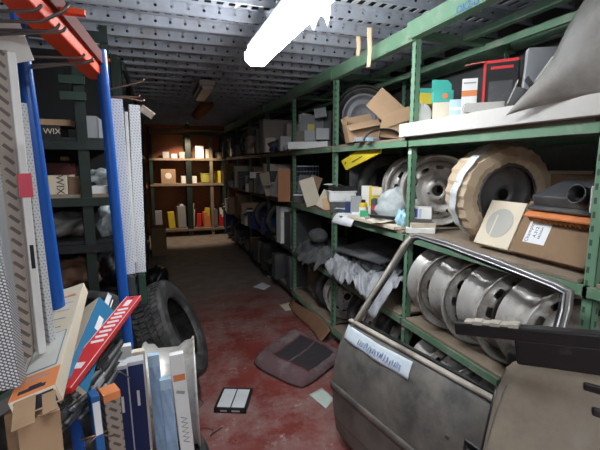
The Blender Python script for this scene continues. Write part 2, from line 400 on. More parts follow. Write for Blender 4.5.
DUSK = mat('shade_dark_green_enamel', (.012, .022, .018), .55, dirt=(.03, .04, .034), damt=.2)  # near-black green holding the left rack's shade; one end post shares it
# left rack whose face looks back at the camera
lr = thing('shelving_rack', 'shade-darkened green slotted shelving rack at left behind the blue poles', 'shelving rack', (-.9, 2.7, 0))
LT = Matrix.Translation((.9, -2.7, 0))
LX = [-1.75, -.92, -.40, -.12]
LLV = [.35, .80, 1.14, 1.425, 1.76]
for x in (-1.72, -.44, -.28):
    for yy, sy_ in ((2.7, 1), (3.35, -1)):
        if x == -.44 and yy > 3: continue
        b = M(); b.T = LT; wd = .062 if x == -.44 else .045
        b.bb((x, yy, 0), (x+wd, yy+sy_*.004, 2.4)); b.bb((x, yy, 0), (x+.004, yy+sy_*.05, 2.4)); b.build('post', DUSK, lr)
for z in LLV:
    b = M(); b.T = LT; b.bb((-1.72, 2.688, z-.07), (-.235, 2.699, z-.022)); b.build('shelf_beam', DUSK if z > 1.3 else BLACK, lr)  # lower beams coloured black in place of shade
    b = M(); b.T = LT; b.bb((-1.7, 2.705, z-.02), (-.285, 3.34, z)); b.build('shelf_board', BOARD if z == 1.425 else BLACK, lr)  # all boards but one coloured black in place of shade
b = M(); b.T = LT; b.bb((-1.72, 3.352, .2), (-.235, 3.358, 2.4)); b.build('shade_backing', mat('shade_black', (.012,.012,.013), .9), lr)  # added near-black sheet, stands in for darkness and hides the wall behind
for z in (2.30,):
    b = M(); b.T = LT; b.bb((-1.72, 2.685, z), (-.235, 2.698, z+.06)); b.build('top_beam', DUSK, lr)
for x, z in ((-.80, 2.10), (-.80, 2.0), (-.50, 2.06), (-.50, 1.97)):
    b = M(); b.T = LT; b.bb((x, 2.67, z), (x+.13, 2.697, z+.045)); b.build('bracket_plate', GREEN_SHADE, lr)

# left rack along the aisle, further back
al = thing('shelving_rack', 'dim green shelving rack along the left side of the aisle near the back', 'shelving rack', (-.2, 3.5, 0))
AT = Matrix.Translation((.2, -3.5, 0))
AY = [3.5, 4.7, 5.9, 7.1, 8.3]
for y in AY:
    for x, sx in ((-.22, -1), (-.85, 1)):
        b = M(); b.T = AT; post(b, x, y-.02, 2.4, .045, sx, 1); b.build('post', GREEN_SHADE, al)
for i in range(4):
    for z in LV:
        b = M(); b.T = AT; b.bb((-.215, AY[i], z-.07), (-.203, AY[i+1], z-.022)); b.build('shelf_beam', GREEN_SHADE, al)
        b = M(); b.T = AT; b.bb((-.84, AY[i]+.03, z-.02), (-.225, AY[i+1]-.03, z)); b.build('shelf_board', BOARD, al)
for k in range(2):
    b = M(); b.T = AT; b.bb((-.218 if k == 0 else -.86, 3.5, 2.32), (-.2 if k == 0 else -.842, 8.3, 2.39)); b.build('top_beam', GREEN_SHADE, al)

# end rack across the back wall
er = thing('shelving_rack', 'shallow shelving rack across the warm brown back wall', 'shelving rack', (.6, 9.3, 0))
ET = Matrix.Translation((-.6, -9.3, 0))
ELV = [.17, 1.19, 1.75]
for x in (-.16, .60, 1.12, 1.40, 2.0):
    for yy, sy_ in ((9.3, 1), (9.72, -1)):
        b = M(); b.T = ET; b.bb((x, yy, 0), (x+.07 if x != .60 else x+.12, yy+sy_*.004, 2.4)); b.bb((x, yy, 0), (x+.004, yy+sy_*.05, 2.4)); b.build('post', DUSK if x == .60 else GREEN_SHADE if x != 1.12 else BOARD, er)
for z in ELV:
    b = M(); b.T = ET; b.bb((-.16, 9.285, z-.05), (2.04, 9.298, z-.01)); b.build('shelf_beam', BOARD, er)
    b = M(); b.T = ET; b.bb((-.15, 9.306, z-.02), (2.0, 9.69, z)); b.build('shelf_board', BOARD, er)
b = M(); b.T = ET; b.bb((-.16, 9.285, 2.25), (2.04, 9.298, 2.33)); b.build('top_beam', GREEN_SHADE, er)

# ---------------------------------------------------------------- lamps
DIFF = mat('lit_diffuser', (1, 1, 1), .5, var=0, emit=(.93, .97, 1.0), emis=TUBE)
HOUS = mat('white_enamel', (.7, .71, .72), .4)
def fluo(label, x, y0, y1, z):
    t = thing('fluorescent_light', label, 'ceiling light', (x, (y0+y1)/2, z), group=None); L_ = (y1-y0)
    b = M(); b.box((0, 0, .045), (.12, L_, .05)); b.build('housing', HOUS, t, bevel=.004)
    b = M(); pr = [(-.075, .02), (-.07, -.03), (-.04, -.055), (.04, -.055), (.07, -.03), (.075, .02)]
    b.T = Matrix.Rotation(PI/2, 4, 'X'); b.prism(pr, -L_/2+.012, L_/2-.012); b.build('diffuser', DIFF, t)
    for s in (-1, 1):
        b = M(); b.T = Matrix.Rotation(PI/2, 4, 'X'); b.prism([(p*1.06, q*1.06) for p, q in pr], s*L_/2-.011, s*L_/2+.011); b.build('end_cap', HOUS, t)
    b = M()
    for yy in (-L_*.3, L_*.3): b.tube([(0, yy, .07), (0, yy, ZC-z-.002)], .005)
    b.build('hanger', WIRE, t)
    return t
fluo('long lit white fluorescent fitting hanging under the grating over the aisle', .64, 1.42, 2.66, 2.29)
fluo('lit fluorescent fitting behind the viewer', .30, -1.5, -.25, 2.33)
fluo('added fill light in fluorescent form behind the viewer, nearer the left wall', -.55, -1.9, -.65, 2.33)  # added fill light, brightens the cartons in the left foreground
# small lamp at the far end
t = thing('spot_lamp', 'small warm reflector lamp under the deck pointed at the back shelves', 'lamp', (.62, 8.70, 2.40), rot=(.45, 0, 0))
b = M(); b.lathe([(.02, .05), (.03, .03), (.055, -.03), (.06, -.05), (.056, -.05), (.05, -.028), (.024, .03)], 20, cap=False); b.build('reflector', DGREY, t)
b = M(); b.lathe([(0, -.04), (.02, -.036), (.03, -.02), (.02, .01)], 20); b.build('bulb', mat('lit_bulb', (1, .8, .5), .4, emit=(1, .72, .42), emis=12.), t, smooth=True)
b = M(); b.tube([(0, 0, .04), (0, .02, .07)], .012, 8); b.build('bracket', DGREY, t)
ld = bpy.data.lights.new('spot_light', 'SPOT'); ld.energy = WARM; ld.color = (1, .78, .56); ld.shadow_soft_size = .03; ld.spot_size = math.radians(98); ld.spot_blend = .5
lo = bpy.data.objects.new('spot_light', ld); C.objects.link(lo); lo.parent = t; lo.location = (0, 0, -.06)
# ================================================================ RIGHT SIDE
def fwd(p): d = p - CAM; return (d.x*math.sin(YAW)+d.y*math.cos(YAW))*math.cos(PIT) - d.z*math.sin(PIT)
def at(px, x, z, rz=0., rx=0., ry=0.):
    y = ypx(px, x, z); a = math.atan2(x, y); return T(x, y, z, -a+rz, rx, ry), fwd(Vector((x, y, z)))/FPX
def pc(name, label, cat, px, wpx, hpx, d, x, z, m=KRAFT, rz=0., rx=0., ry=0., **k):
    """closed carton standing at column px, front turned to the aisle entrance; size in photo pixels at its own distance"""
    mt, s = at(px, x, z, rz, rx, ry)
    if abs(ry) > .01: mt = mt @ Matrix.Translation((0, 0, abs(math.sin(ry))*wpx*s/2*0))
    return carton(name, label, cat, (wpx*s, d, hpx*s), mt, m, **k)
def box_text(txt, size, m=INK, dx=0, dz=None, ang=0.):
    def f(t):
        b = t.children[0]; dm = b.dimensions; d = max(v.co.y for v in b.data.vertices); h = max(v.co.z for v in b.data.vertices)
        lettering(txt, size, m, t, on_face(dx, dz if dz is not None else h/2, -d-.0006, ang))
    return f
def patch(m, x0, x1, z0, z1, name='printed_label'):      # printed area, fractions of the front face
    def f(t):
        b = t.children[0]; W_ = max(v.co.x for v in b.data.vertices); d = max(v.co.y for v in b.data.vertices); h = max(v.co.z for v in b.data.vertices)
        q = M(); q.bb((-W_+2*W_*x0, -d-.0006, h*z0), (-W_+2*W_*x1, -d-.0001, h*z1)); q.build(name, m, t)
    return f
def multi(*fs):
    def f(t):
        for g in fs: g(t)
    return f
# ---- bay nearest the viewer, upper shelf
b = M(); b.bb((-.165, -.53, 0), (.175, .515, .078)); b.bb((-.205, -.80, 0), (-.165, .60, .078))
tag(b.build('foam_board', FOAM, loc=(1.60, 1.545, 1.7655), bevel=.003), 'long white foam board lying along the front edge of the near upper shelf', 'foam board')
ZT = 1.8445
t = thing('paper_plate_stack', 'roll of white round discs standing on edge beside the green post', 'plates'); mt, s = at(422, 1.52, ZT+.062); t.matrix_world = mt
for k in range(7):
    b = M(); b.T = Matrix.Translation((0, k*.009, 0)) @ Matrix.Rotation(PI/2-.12, 4, 'X') @ Matrix.Rotation(.5, 4, 'Y') ; b.lathe([(0, 0), (.045, 0), (.06, .004), (.062, .005), (.060, .006), (.045, .002), (0, .002)], 28); b.build('disc', WHITE, t, smooth=False)
pc('carton', 'small plain brown carton on the foam board, under the teal box', 'box', 441, 17, 18, .09, 1.55, ZT, CREAM)
pc('carton', 'small pale blue striped pack between the brown carton and the orange and white box', 'box', 456, 13, 18, .08, 1.53, ZT, LBLUE, extra=multi(patch(WHITE, .05, .95, .45, .58), patch(WHITE, .05, .95, .1, .2)))
pc('carton', 'small yellow and blue carton on top of the stack beside the green post', 'box', 427, 17, 15, .08, 1.60, ZT+.124, YELL, ry=.08, extra=patch(TEAL, 0, 1, .7, 1))
z2 = ZT+.107
t = thing('carton', 'open teal carton with raised lid and round orange emblem on the stack', 'box'); mt, s = at(442, 1.56, z2, .15); t.matrix_world = mt
w_ = 19*s; b = M(); b.box((0, 0, .032), (w_, .08, .064)); b.build('carton_body', TEAL, t, bevel=.002)
b = M(); b.prism([(-w_/2, 0), (w_/2, 0), (w_/2, .045), (w_*.3, .07), (-w_/2, .075)], -.003, .003); b.build('lid', TEAL, t, matrix=Matrix.Translation((0, .037, .064)) @ Matrix.Rotation(PI/2-.1, 4, 'X'))
b = M(); b.T = Matrix.Translation((.01, -.0405, .032)) @ Matrix.Rotation(PI/2, 4, 'X'); b.lathe([(0, 0), (.016, 0), (.016, .001), (0, .001)], 20); b.build('emblem', ORANGE, t)
def gyro(t):
    for r in (.012, .019, .026):
        b = M(); b.T = Matrix.Translation((-.002, -.0362, .035)) @ Matrix.Rotation(PI/2, 4, 'X'); b.lathe([(r-.002, 0), (r, 0), (r, .001), (r-.002, .001)], 24, closed=True); b.build('printed_ring', GREYC, t)
pc('carton', 'upright white box with an orange band and a grey disc picture', 'box', 468, 14, 35, .072, 1.5, ZT, WHITE, extra=multi(patch(ORANGE, 0, 1, .52, .68), patch(GREYC, .1, .9, .86, .9), gyro))
pc('foam_block', 'small white foam block lying before the black and red box', 'foam block', 484, 36, 9, .045, 1.455, ZT, FOAM)
def redtrim(t):
    b = t.children[0]; W_ = max(v.co.x for v in b.data.vertices); d = max(v.co.y for v in b.data.vertices); h = max(v.co.z for v in b.data.vertices)
    q = M(); q.bb((-W_-.001, -d-.001, 0), (-W_+.010, -d, h)); q.bb((-W_-.001, -d-.001, h-.012), (W_, -d, h+.001)); q.bb((-W_-.001, -d, h-.008), (-W_, d, h)); q.build('red_edging', REDC, t)
    q = M(); q.bb((-W_+.03, -d-.001, h-.04), (W_-.02, -d, h-.028)); q.build('red_band', REDC, t)
    q = M(); q.bb((-W_+.025, -d-.001, h*.15), (W_-.02, -d, h*.6)); q.build('picture', DGREY, t)
    q = M(); q.prism([(-W_, -d), (-W_-.09, -d+.03), (-W_-.09, -d+.034), (-W_, -d+.004)], h-.002, h+.001); q.build('open_flap', REDC, t)
pc('carton', 'tall glossy black box with red edges and an open red flap', 'box', 499, 30, 49, .11, 1.56, ZT, BLACK, rz=-.1, extra=redtrim)
pc('carton', 'small plain yellow carton behind the black and red box, near the slotted post', 'box', 517, 16, 20, .07, 1.68, ZT+.075, mat('ochre_card', (.62, .42, .15), .7))
pc('carton', 'brown carton supporting the plain yellow carton behind the black and red box', 'box', 520, 24, 19, .10, 1.69, ZT-.0, KRAFT)
pc('carton', 'grey crumpled carton standing behind the tilted red and white box', 'box', 536, 30, 58, .06, 1.62, ZT, GREYC, ry=.05, rz=.2)
pc('carton', 'red and white box tilted to the right beside the clear sheet', 'box', 533, 18, 40, .05, 1.52, ZT+.03, WHITE, ry=.55, extra=multi(patch(REDC, .62, 1, 0, 1), patch(GREYC, .2, .5, .3, .9)))
t = thing('open_sleeve', 'black open sleeve gaping towards the aisle at the end of the foam board', 'sleeve'); mt, s = at(513, 1.44, ZT, .1, 0, .35); t.matrix_world = mt
b = M(); b.bb((-.03, -.04, 0), (-.027, .05, .10)); b.bb((.03, -.04, 0), (.033, .05, .09)); b.bb((-.03, .045, 0), (.033, .05, .09)); b.bb((-.03, -.04, 0), (.033, .05, .003)); b.build('sleeve_body', BLACK, t)
b = M(); b.bb((-.03, -.042, .0), (-.026, -.04, .10)); b.build('pale_edge', WHITE, t)
b = M(); b.box((.03, 0, .1), (.075, .09, .003), Matrix.Rotation(.6, 3, 'Y')); b.build('flap', DGREY, t)
# clear sheet hanging over the front of the shelf
FILM = mat('dusty_clear_sheet', (.26, .25, .235), .5, alpha=.80, var=.45, scale=5, bump=.4, dirt=(.42, .4, .36), damt=.35, dscale=3)
def film(u, v):
    # u along the shelf towards the viewer, v from the top down
    y = 1.25 - 1.15*u; a = Vector((1.66-.1*v, y, 0))
    z = 2.30 + (1.80-2.30)*v
    y0 = 1.02 + .29*v**2.3
    return Vector((1.40 - .05*math.sin(v*3.1) + .025*math.sin(u*9+v*5) - .05*u + .015*math.sin(v*11+u*4), y0 - u*1.0, z + .03*math.sin(u*6)))
b = M(); b.grid(film, 40, 26); tag(b.build('plastic_sheet', FILM, smooth=True, solid=.003), 'large grey translucent plastic sheet hanging over the near end of the upper shelf', 'plastic sheet')
# ---- bay nearest the viewer, middle shelf
ZM = 1.186
wp = wheel_proto('wheel', 'proto', .236, .185, group=None)
def wheel_at(label, x, y, z, rz=0., tilt=0., sc_=1., first=False, flipd=False):
    m_ = T(x, y, z+.003, rz) @ Matrix.Rotation(PI/2+tilt, 4, 'X') @ Matrix.Rotation(random.random()*6, 4, 'Z') @ Matrix.Diagonal((sc_, sc_, sc_, 1))
    if first: wp.matrix_world = m_; return wp
    return dup(wp, label, matrix=m_)
TYM = tyre_mesh(.29, .18, .185, blocks=False)
typ = TYM.build('tyre', RUB, smooth=True); tag(typ, 'black tyre standing on edge on the second bay middle shelf, behind the white bin', 'tyre')
q = typ.modifiers.new('b', 'BEVEL'); q.width = .002; q.segments = 1; q.limit_method = 'ANGLE'
def tyre_at(label, x, y, z, rz=0., tilt=0., sc_=1., wsc=1., first=False):
    m_ = T(x, y, z, rz) @ Matrix.Rotation(PI/2+tilt, 4, 'X') @ Matrix.Diagonal((sc_, sc_, sc_*wsc, 1))
    if first: typ.matrix_world = m_; return typ
    return dup(typ, label, matrix=m_)
for i, (y, rz, tl, sz, lb) in enumerate(((1.87, -.30, .05, 1., 'dusty steel wheel on edge on the lower shelf, farthest seen through the door window'),
        (1.66, -.28, .05, 1.01, 'dusty steel wheel on edge on the lower shelf, second from the far end'),
        (1.43, -.26, .04, 1.02, 'dusty steel wheel on edge on the lower shelf, third from the far end'),
        (1.19, -.24, .05, 1.0, 'dusty steel wheel on edge on the lower shelf, nearest the viewer'))):
    o = wheel_at(lb, 1.615, y, .648+.2375*sz, rz, tl, sz, first=(i == 0)); o['label'] = lb; o['group'] = 'steel wheels on the lower shelf'
for i, (y, rz, lb) in enumerate(((1.86, -.15, 'grey steel wheel standing on the bottom shelf, farthest of three under the wheel row'), (1.62, -.3, 'grey steel wheel standing on the bottom shelf, middle of three under the wheel row'), (1.36, -.2, 'grey steel wheel standing on the bottom shelf, nearest of three under the wheel row'))):
    o = wheel_at(lb, 1.60, y, .141+.216, rz, .03, .9); o['group'] = 'steel wheels on the bottom shelf'
tyre_at('', 1.84, 2.98, ZM+.252, -.35, .03, .86, .8, first=True)
o = wheel_at('dull steel wheel standing on edge behind the pile beside the post on the middle shelf', 1.80, ypx(436, 1.80, 1.43), ZM+.245, -.5, .04, 1.); o['label'] = 'dull steel wheel standing behind the purple and white pack on the middle shelf'
del o['group']
# paper wrapped tyre with its wheel
wt = thing('wrapped_tyre', 'tyre wrapped in pleated cream paper with a torn blue printed strip, on the middle shelf', 'wrapped tyre')
wm = T(1.71, ypx(497, 1.71, 1.45), ZM+.268, -.18) @ Matrix.Rotation(PI/2+.12, 4, 'X') @ Matrix.Rotation(0, 4, 'Z'); wt.matrix_world = wm
pp = [(.165, -.085), (.20, -.10), (.245, -.092), (.258, -.05), (.260, 0), (.258, .05), (.245, .092), (.20, .10), (.165, .085), (.16, .0)]
def wf(u, v):
    n = 26; k = int(u*n*3+.001); a = 2*PI*u; j = int(round(v*len(pp))) % len(pp); r, z = pp[j]
    r *= 1 + (.018 if k % 3 == 0 else -.012 if k % 3 == 1 else 0) + .012*math.sin(a*5)
    return (r*math.cos(a), r*math.sin(a), z + .006*math.sin(a*7))
b = M(); b.grid(wf, 78, len(pp), wrap=True); b.build('paper_wrap', mat('tan_masking_paper', (.55, .43, .30), .75, dirt=(.42, .3, .2), damt=.15), wt)
def strip(u, v):
    a = 1.9 + 2.3*u; r = .268 + .003*math.sin(u*40); return (r*math.cos(a), r*math.sin(a), (v-.5)*.06 + .03 + .02*math.sin(u*6))
b = M(); b.grid(strip, 40, 3); b.build('printed_strip', mat('pale_printed_strip', (.62, .66, .68), .5, var=.3, scale=30), wt, solid=.001)
b = M(); b.lathe([(.03, .05), (.06, .055), (.1, .03), (.13, .05), (.15, .06), (.158, .03), (.158, -.08), (.163, -.08), (.163, .08), (.15, .085)], 40, cap=False); b.build('wheel_disc', STEELD, wt, smooth=True, solid=.003)
# leaning cartons on the front of the middle shelf
def lean(name, label, pl, pr, zlo, hgt, th, ang, m, xb=1.50, extra=None):
    ya, yb = ypx(pl, xb, zlo), ypx(pr, xb, zlo); w_ = abs(ya-yb)
    mt = T(xb, (ya+yb)/2, zlo+th*math.sin(ang)+.001, -PI/2) @ Matrix.Rotation(-ang, 4, 'X') @ Matrix.Translation((0, th/2, 0))
    return carton(name, label, 'box', (w_, th, hgt), mt, m, extra=extra)
def circ(t):
    b = M(); b.T = Matrix.Translation((0, -.0305, .12)) @ Matrix.Rotation(PI/2, 4, 'X'); b.lathe([(0, 0), (.075, 0), (.075, .001), (0, .001)], 32); b.build('round_print', GREYC if False else mat('pale_grey_print', (.42, .41, .37), .7), t)
    b = M(); b.bb((-.03, -.0322, .04), (-.022, -.0316, .16)); b.build('printed_line', CREAM, t)
lean('carton', 'cream box with a large grey circle leaning on the middle shelf beside the brown carton', 473, 506.5, ZM+.0, .235, .06, .45, CREAM, extra=circ)
def lab(t):
    b = M(); b.bb((-.125, -.0313, .055), (-.02, -.0301, .175)); b.build('paper_label', PAPER, t)
    for (s_, sz, xx) in (('Champion', .024, -.108), ('A.312', .021, -.078), ('R8230041', .014, -.055)):
        lettering(s_, sz, INK, t, on_face(xx, .107, -.0317, PI/2))
lean('carton', 'brown carton with a white printed label, leaning back at the shelf front', 508, 583, ZM, .25, .06, .45, KRAFT2, extra=lab)
# black air filter box with its orange filter
ab = thing('air_filter_box', 'black plastic air filter housing with round inlet resting above the brown carton', 'air filter housing')
ya = ypx(534, 1.60, 1.36); ab.matrix_world = T(1.64, ya-.19, 1.455, -PI/2, .42, .0)
b = M(); b.box((0, 0, 0), (.36, .22, .014)); b.prism([(-.16, -.09), (.16, -.09), (.16, .09), (-.13, .09)], .007, .055); b.build('housing', DGREY, ab, bevel=.006)
b = M(); b.T = Matrix.Translation((.06, -.06, .05)) @ Matrix.Rotation(.9, 4, 'X'); b.lathe([(.036, -.02), (.036, .055), (.040, .06), (.036, .062), (.031, .06), (.031, -.02)], 30, cap=False); b.build('inlet', BLACK, ab, smooth=True)
b = M(); b.T = Matrix.Translation((.06, -.06, .05)) @ Matrix.Rotation(.9, 4, 'X'); b.lathe([(0, .012), (.031, .012)], 24); b.build('inlet_floor', INK, ab)
of = thing('air_filter', 'orange rimmed pleated air filter under the black filter housing', 'air filter'); of.matrix_world = T(1.62, ya-.19, 1.423, -PI/2, .42)
b = M(); b.box((0, 0, 0), (.36, .215, .012)); b.build('rim', ORANGE, of, bevel=.003)
b = M(); 
for k in range(34): b.box((-.165+k*.01, 0, -.02), (.004, .19, .028), Matrix.Rotation(.25 if k % 2 else -.25, 3, 'Y'))
b.build('pleats', mat('ochre_filter_paper', (.55, .25, .07), .8), of)
pc('carton', 'small white upright box at the right edge, above the black filter housing', 'box', 597, 13, 26, .05, 1.49, 1.43, WHITE)
pc('carton', 'large brown carton deep on the middle shelf behind the black filter housing', 'box', 596, 60, 66, .2, 1.93, ZM, KRAFT2, rz=.1)
cr = thing('plastic_crate', 'beige slatted plastic crate at the back of the middle shelf', 'crate'); mt, s = at(568, 2.02, 1.43); cr.matrix_world = mt
b = M()
for k in range(9): b.bb((-.09+k*.0215, -.035, 0), (-.084+k*.0215, -.03, .13))
for k in range(6): b.bb((-.09, -.036, k*.025), (.09, -.029, k*.025+.006))
b.bb((-.09, .05, 0), (.09, .055, .13)); b.build('slatted_side', CREAM, cr)
b = M(); b.bb((-.095, -.036, .13), (.095, .055, .14)); b.build('rim', CREAM, cr)
pc('carton', 'brown carton carrying the beige crate at the back of the middle shelf', 'box', 572, 70, 70, .12, 2.03, ZM, KRAFT2)
mt, s = at(419, 1.55, ZM, .1)
carton('carton', 'flat white box on the middle shelf, bottom of the pile beside the green post', 'box', (.17, .2, .032), mt, WHITE)
carton('carton', 'flat cream box on the pile beside the post, under the purple and white pack', 'box', (.15, .18, .03), T(0, 0, .0325) @ mt @ Matrix.Rotation(.2, 4, 'Z'), CREAM)
carton('carton', 'dark flat box on the pile beside the post, just under the purple and white pack', 'box', (.13, .16, .02), T(0, 0, .063) @ mt, DGREY)
carton('carton', 'white pack with a purple and blue panel on top of the pile beside the post', 'box', (.15, .1, .07), T(0, 0, .0835) @ mt @ Matrix.Rotation(-.2, 4, 'Z') , WHITE, extra=multi(patch(mat('purple_print', (.14, .1, .38), .5), .08, .45, .12, .9), patch(LBLUE, .5, .6, .1, .9)))
pc('carton', 'small brown carton inside the gap beneath the wrapped tyre', 'box', 478, 16, 34, .06, 1.66, ZM, KRAFT)
# ---- second bay, upper shelf
Z3 = 1.766
hc = thing('tyre', 'large black tyre with silver wheel standing on the upper shelf, half behind opened cartons', 'tyre'); yq = ypx(362, 1.78, 2.0)
hc.matrix_world = T(1.78, yq, Z3+.275, -.35) @ Matrix.Rotation(PI/2+.1, 4, 'X')
tyre_mesh(.273, .17, .19, blocks=False).build('casing', RUB, hc, smooth=True)
b = M(); b.lathe([(.0, .01), (.05, .012), (.09, .02), (.10, .04), (.118, .045), (.125, .02), (.15, .025), (.165, .06), (.178, .085), (.19, .083), (.188, .06), (.16, .0)], 48, cap=False); b.build('wheel_disc', mat('silver_grey_trim', (.28, .285, .30), .5, .3), hc, smooth=True, solid=.003)
for r in (.225, .25):
    b = M(); b.lathe([(r, .084), (r+.006, .088), (r+.010, .084)], 48, cap=False); b.build('sidewall_rib', DGREY, hc, smooth=True, solid=.001)
mt, s = at(363, 1.53, Z3+.028, .25, 0, -.2); open_carton('open_carton', 'torn open brown carton in front of the silver wheel on the upper shelf', 'box', (.25, .15, .13), mt, KRAFT, (1.9, -.3, .5, 2.3))
mt, s = at(392, 1.55, Z3+.012, .1, 0, .1)
t = thing('opened_carton', 'flattened brown carton with a large lid raised against the top beam by the post', 'box', matrix=mt)
b = M(); b.box((0, .04, .07), (.17, .14, .13)); b.build('carton_body', KRAFT, t, bevel=.002)
b = M(); b.box((-.07, .0, .21), (.22, .004, .17), Matrix.Rotation(.62, 3, 'Y') @ Matrix.Rotation(-.2, 3, 'X')); b.build('raised_lid', KRAFT, t)
b = M(); b.box((.02, -.04, .15), (.17, .004, .09), Matrix.Rotation(-.4, 3, 'Y')); b.build('flap', KRAFT, t)
def arc(name, label, cat, px, x, z, R, r, a0, a1, m, tilt=0., rz=0., wsc=1.):
    mt, s = at(px, x, z, rz); t_ = M(); pts = [(R*math.cos(a0+(a1-a0)*k/20), 0, R*math.sin(a0+(a1-a0)*k/20)) for k in range(21)]
    t_.tube(pts, r, 10); return tag(t_.build(name, m, matrix=mt @ Matrix.Rotation(tilt, 4, 'X'), smooth=True), label, cat)
mt, s = at(383, 1.48, Z3+.002); 
def mud(u, v): a = PI*u; return Vector((-.13*math.cos(a), (v-.5)*.12, .075*math.sin(a)))
b = M(); b.grid(mud, 20, 4); tag(b.build('wheel_arch_liner', BLACK, matrix=mt, smooth=True, solid=.006), 'black curved plastic wheel arch liner at the front of the second bay upper shelf', 'arch liner')
mt, s = at(366, 1.47, Z3+.002, .3); carton('flat_pack', 'flat grey packet with a small blue and white sticker before the torn carton', 'packet', (.2, .07, .03), mt @ Matrix.Translation((0, -.04, 0)), GREYC, extra=lambda t: M().bb((-.02, -.0362, .002), (.03, -.0352, .028)).build('sticker', LBLUE, t))
# ---- second bay, middle shelf
Pf = [X(a, c, 1.47) for a, c in ((346, 170), (380, 153), (379.5, 147.5), (362, 147.5), (341, 161))]; of_ = Pf[0].copy(); nf = Vector((1, .0, 0))
yc = thing('yellow_folder', 'bright yellow card folder hanging askew under the edge of the upper shelf', 'folder', of_)
b = M(); b.add([p-of_ for p in Pf]+[p-of_+nf*.014 for p in Pf], [(0, 1, 2, 3, 4), (9, 8, 7, 6, 5)]+[(i, (i+1) % 5, 5+(i+1) % 5, 5+i) for i in range(5)]); b.build('cover', YELL, yc)
b = M(); b.tube([X(352, 162, 1.4685)-of_, X(362, 156.5, 1.4685)-of_], .0035, 4); b.tube([X(345, 164, 1.4685)-of_, X(346, 162, 1.4685)-of_], .005, 4); b.build('dark_print', INK, yc)
b = M(); b.tube([X(372, 148, 1.476)-of_, X(373, 143, 1.476)-of_], .002, 6); b.tube([X(352, 154, 1.476)-of_, X(353, 149, 1.476)-of_, X(355, 143, 1.476)-of_], .002, 6); b.build('hanging_wire', WIRE, yc)
# blue stool of small goods

mt, s = at(341, 1.55, ZM); sp = carton('carton', 'dark box under the white bin on the second bay middle shelf', 'box', (.2, .2, .09), mt, DGREY)
wb = thing('storage_bin', 'white plastic bin with black papers on top, left of the yellow cans', 'bin', matrix=T(0, 0, .0905) @ mt @ Matrix.Rotation(.15, 4, 'Z'))
b = M(); b.prism([(-.12, -.09), (.12, -.09), (.12, .09), (-.12, .09)], 0, .085); b.build('bin_body', WHITE, wb, bevel=.012)
b = M(); b.prism([(-.126, -.095), (.126, -.095), (.126, .095), (-.126, .095)], .085, .097); b.build('bin_rim', WHITE, wb, bevel=.004)
carton('ring_binder', 'black flat binder lying on the white bin', 'binder', (.2, .16, .04), T(0, 0, .188) @ mt @ Matrix.Rotation(.3, 4, 'Z'), BLACK)
b = M(); b.grid(lambda u, v: Vector(((u-.5)*.2, (v-.5)*.14, .012*math.sin(u*5))), 10, 3); tag(b.build('paper_sheet', PAPER, matrix=T(0, 0, .235) @ mt @ Matrix.Rotation(.5, 4, 'Z') @ Matrix.Translation((-.05, 0, 0)) @ Matrix.Rotation(.06, 4, 'Y'), solid=.001), 'loose white paper lying over the black binder', 'paper')
def can(name, label, cat, px, x, r, h, m, cap=None, z=None, ry=0.):
    mt, s = at(px, x, ZM if z is None else z, 0, 0, ry); t = thing(name, label, cat, matrix=mt)
    b = M(); b.lathe([(r*.95, 0), (r, .004), (r, h-.01), (r*.8, h)], 24); b.build('can_body', m, t, smooth=False)
    b = M(); b.lathe([(r*.55, h), (r*.55, h+.018), (r*.4, h+.022)], 18); b.build('cap', cap or BLACK, t)
    b = M(); b.lathe([(r+.0008, h*.25), (r+.0008, h*.7)], 24, cap=False); b.build('label_band', WHITE, t)
    return t
pc('carton', 'small grey box standing left of the yellow cans on the middle shelf', 'box', 356, 11, 20, .06, 1.52, ZM, GREYC, extra=patch(PAPER, .1, .9, .02, .22))
pc('carton', 'white upright box behind the yellow cans', 'box', 366, 10, 30, .06, 1.60, ZM, WHITE)
pc('carton', 'small dark blue box left of the small grey box on the middle shelf', 'box', 349, 8, 13, .06, 1.50, ZM, NAVY)
pc('carton', 'small cream box stacked on the dark box right of the green box', 'box', 377, 10, 8, .05, 1.54, ZM+.19, CREAM)
pc('carton', 'small yellow box behind the tilted yellow can', 'box', 373, 9, 30, .05, 1.64, ZM, YELL)
pc('carton', 'charcoal carton at the back of the second bay middle shelf', 'box', 362, 26, 44, .12, 1.80, ZM, DGREY)
can('spray_can', 'yellow can with dark cap, left one of the yellow pair', 'can', 363, 1.53, .032, .12, YELL)
can('spray_can', 'yellow can tilted to the right of its twin, before the clear bag', 'can', 371, 1.55, .03, .14, YELL, ry=.15)
pc('carton', 'small green box in front of the yellow cans at the shelf edge', 'box', 364, 8, 9, .04, 1.475, ZM, mat('bright_green_print', (.04, .38, .17), .5))
pc('carton', 'small dark box right of the green box at the shelf edge', 'box', 376, 11, 22, .05, 1.53, ZM, DGREY, extra=patch(REDC, .1, .5, .5, .7))
pc('carton', 'flat white and grey box lying at the shelf edge before the clear bag', 'box', 375, 20, 6, .05, 1.475, ZM, GREYC)
mt, s = at(392, 1.56, ZM); blob('plastic_bag', 'crumpled clear plastic bag on the middle shelf beside the post', 'bag', mt, (.13, .09, .125), mat('milky_film', (.62, .68, .69), .2, alpha=.75, var=.35, scale=25, bump=.8), 3, .32)
wheel_at('dull steel wheel leaning behind the clear plastic bag on the middle shelf', 1.82, 2.55, ZM+.245, -.4, .05, 1.)
carton('cardboard_strip', 'long cream cardboard strip lying along the front edge of the second bay middle shelf', 'cardboard', (.11, .62, .022), T(1.455, 2.50, ZM+.001, .04), CREAM)
sheet('paper_sheet', 'white sheet drooping over the front edge of the second bay middle shelf', 'paper', T(1.43, 2.86, ZM+.004, -PI/2+.1), .30, .16, PAPER, 12, .008, curl=.07)
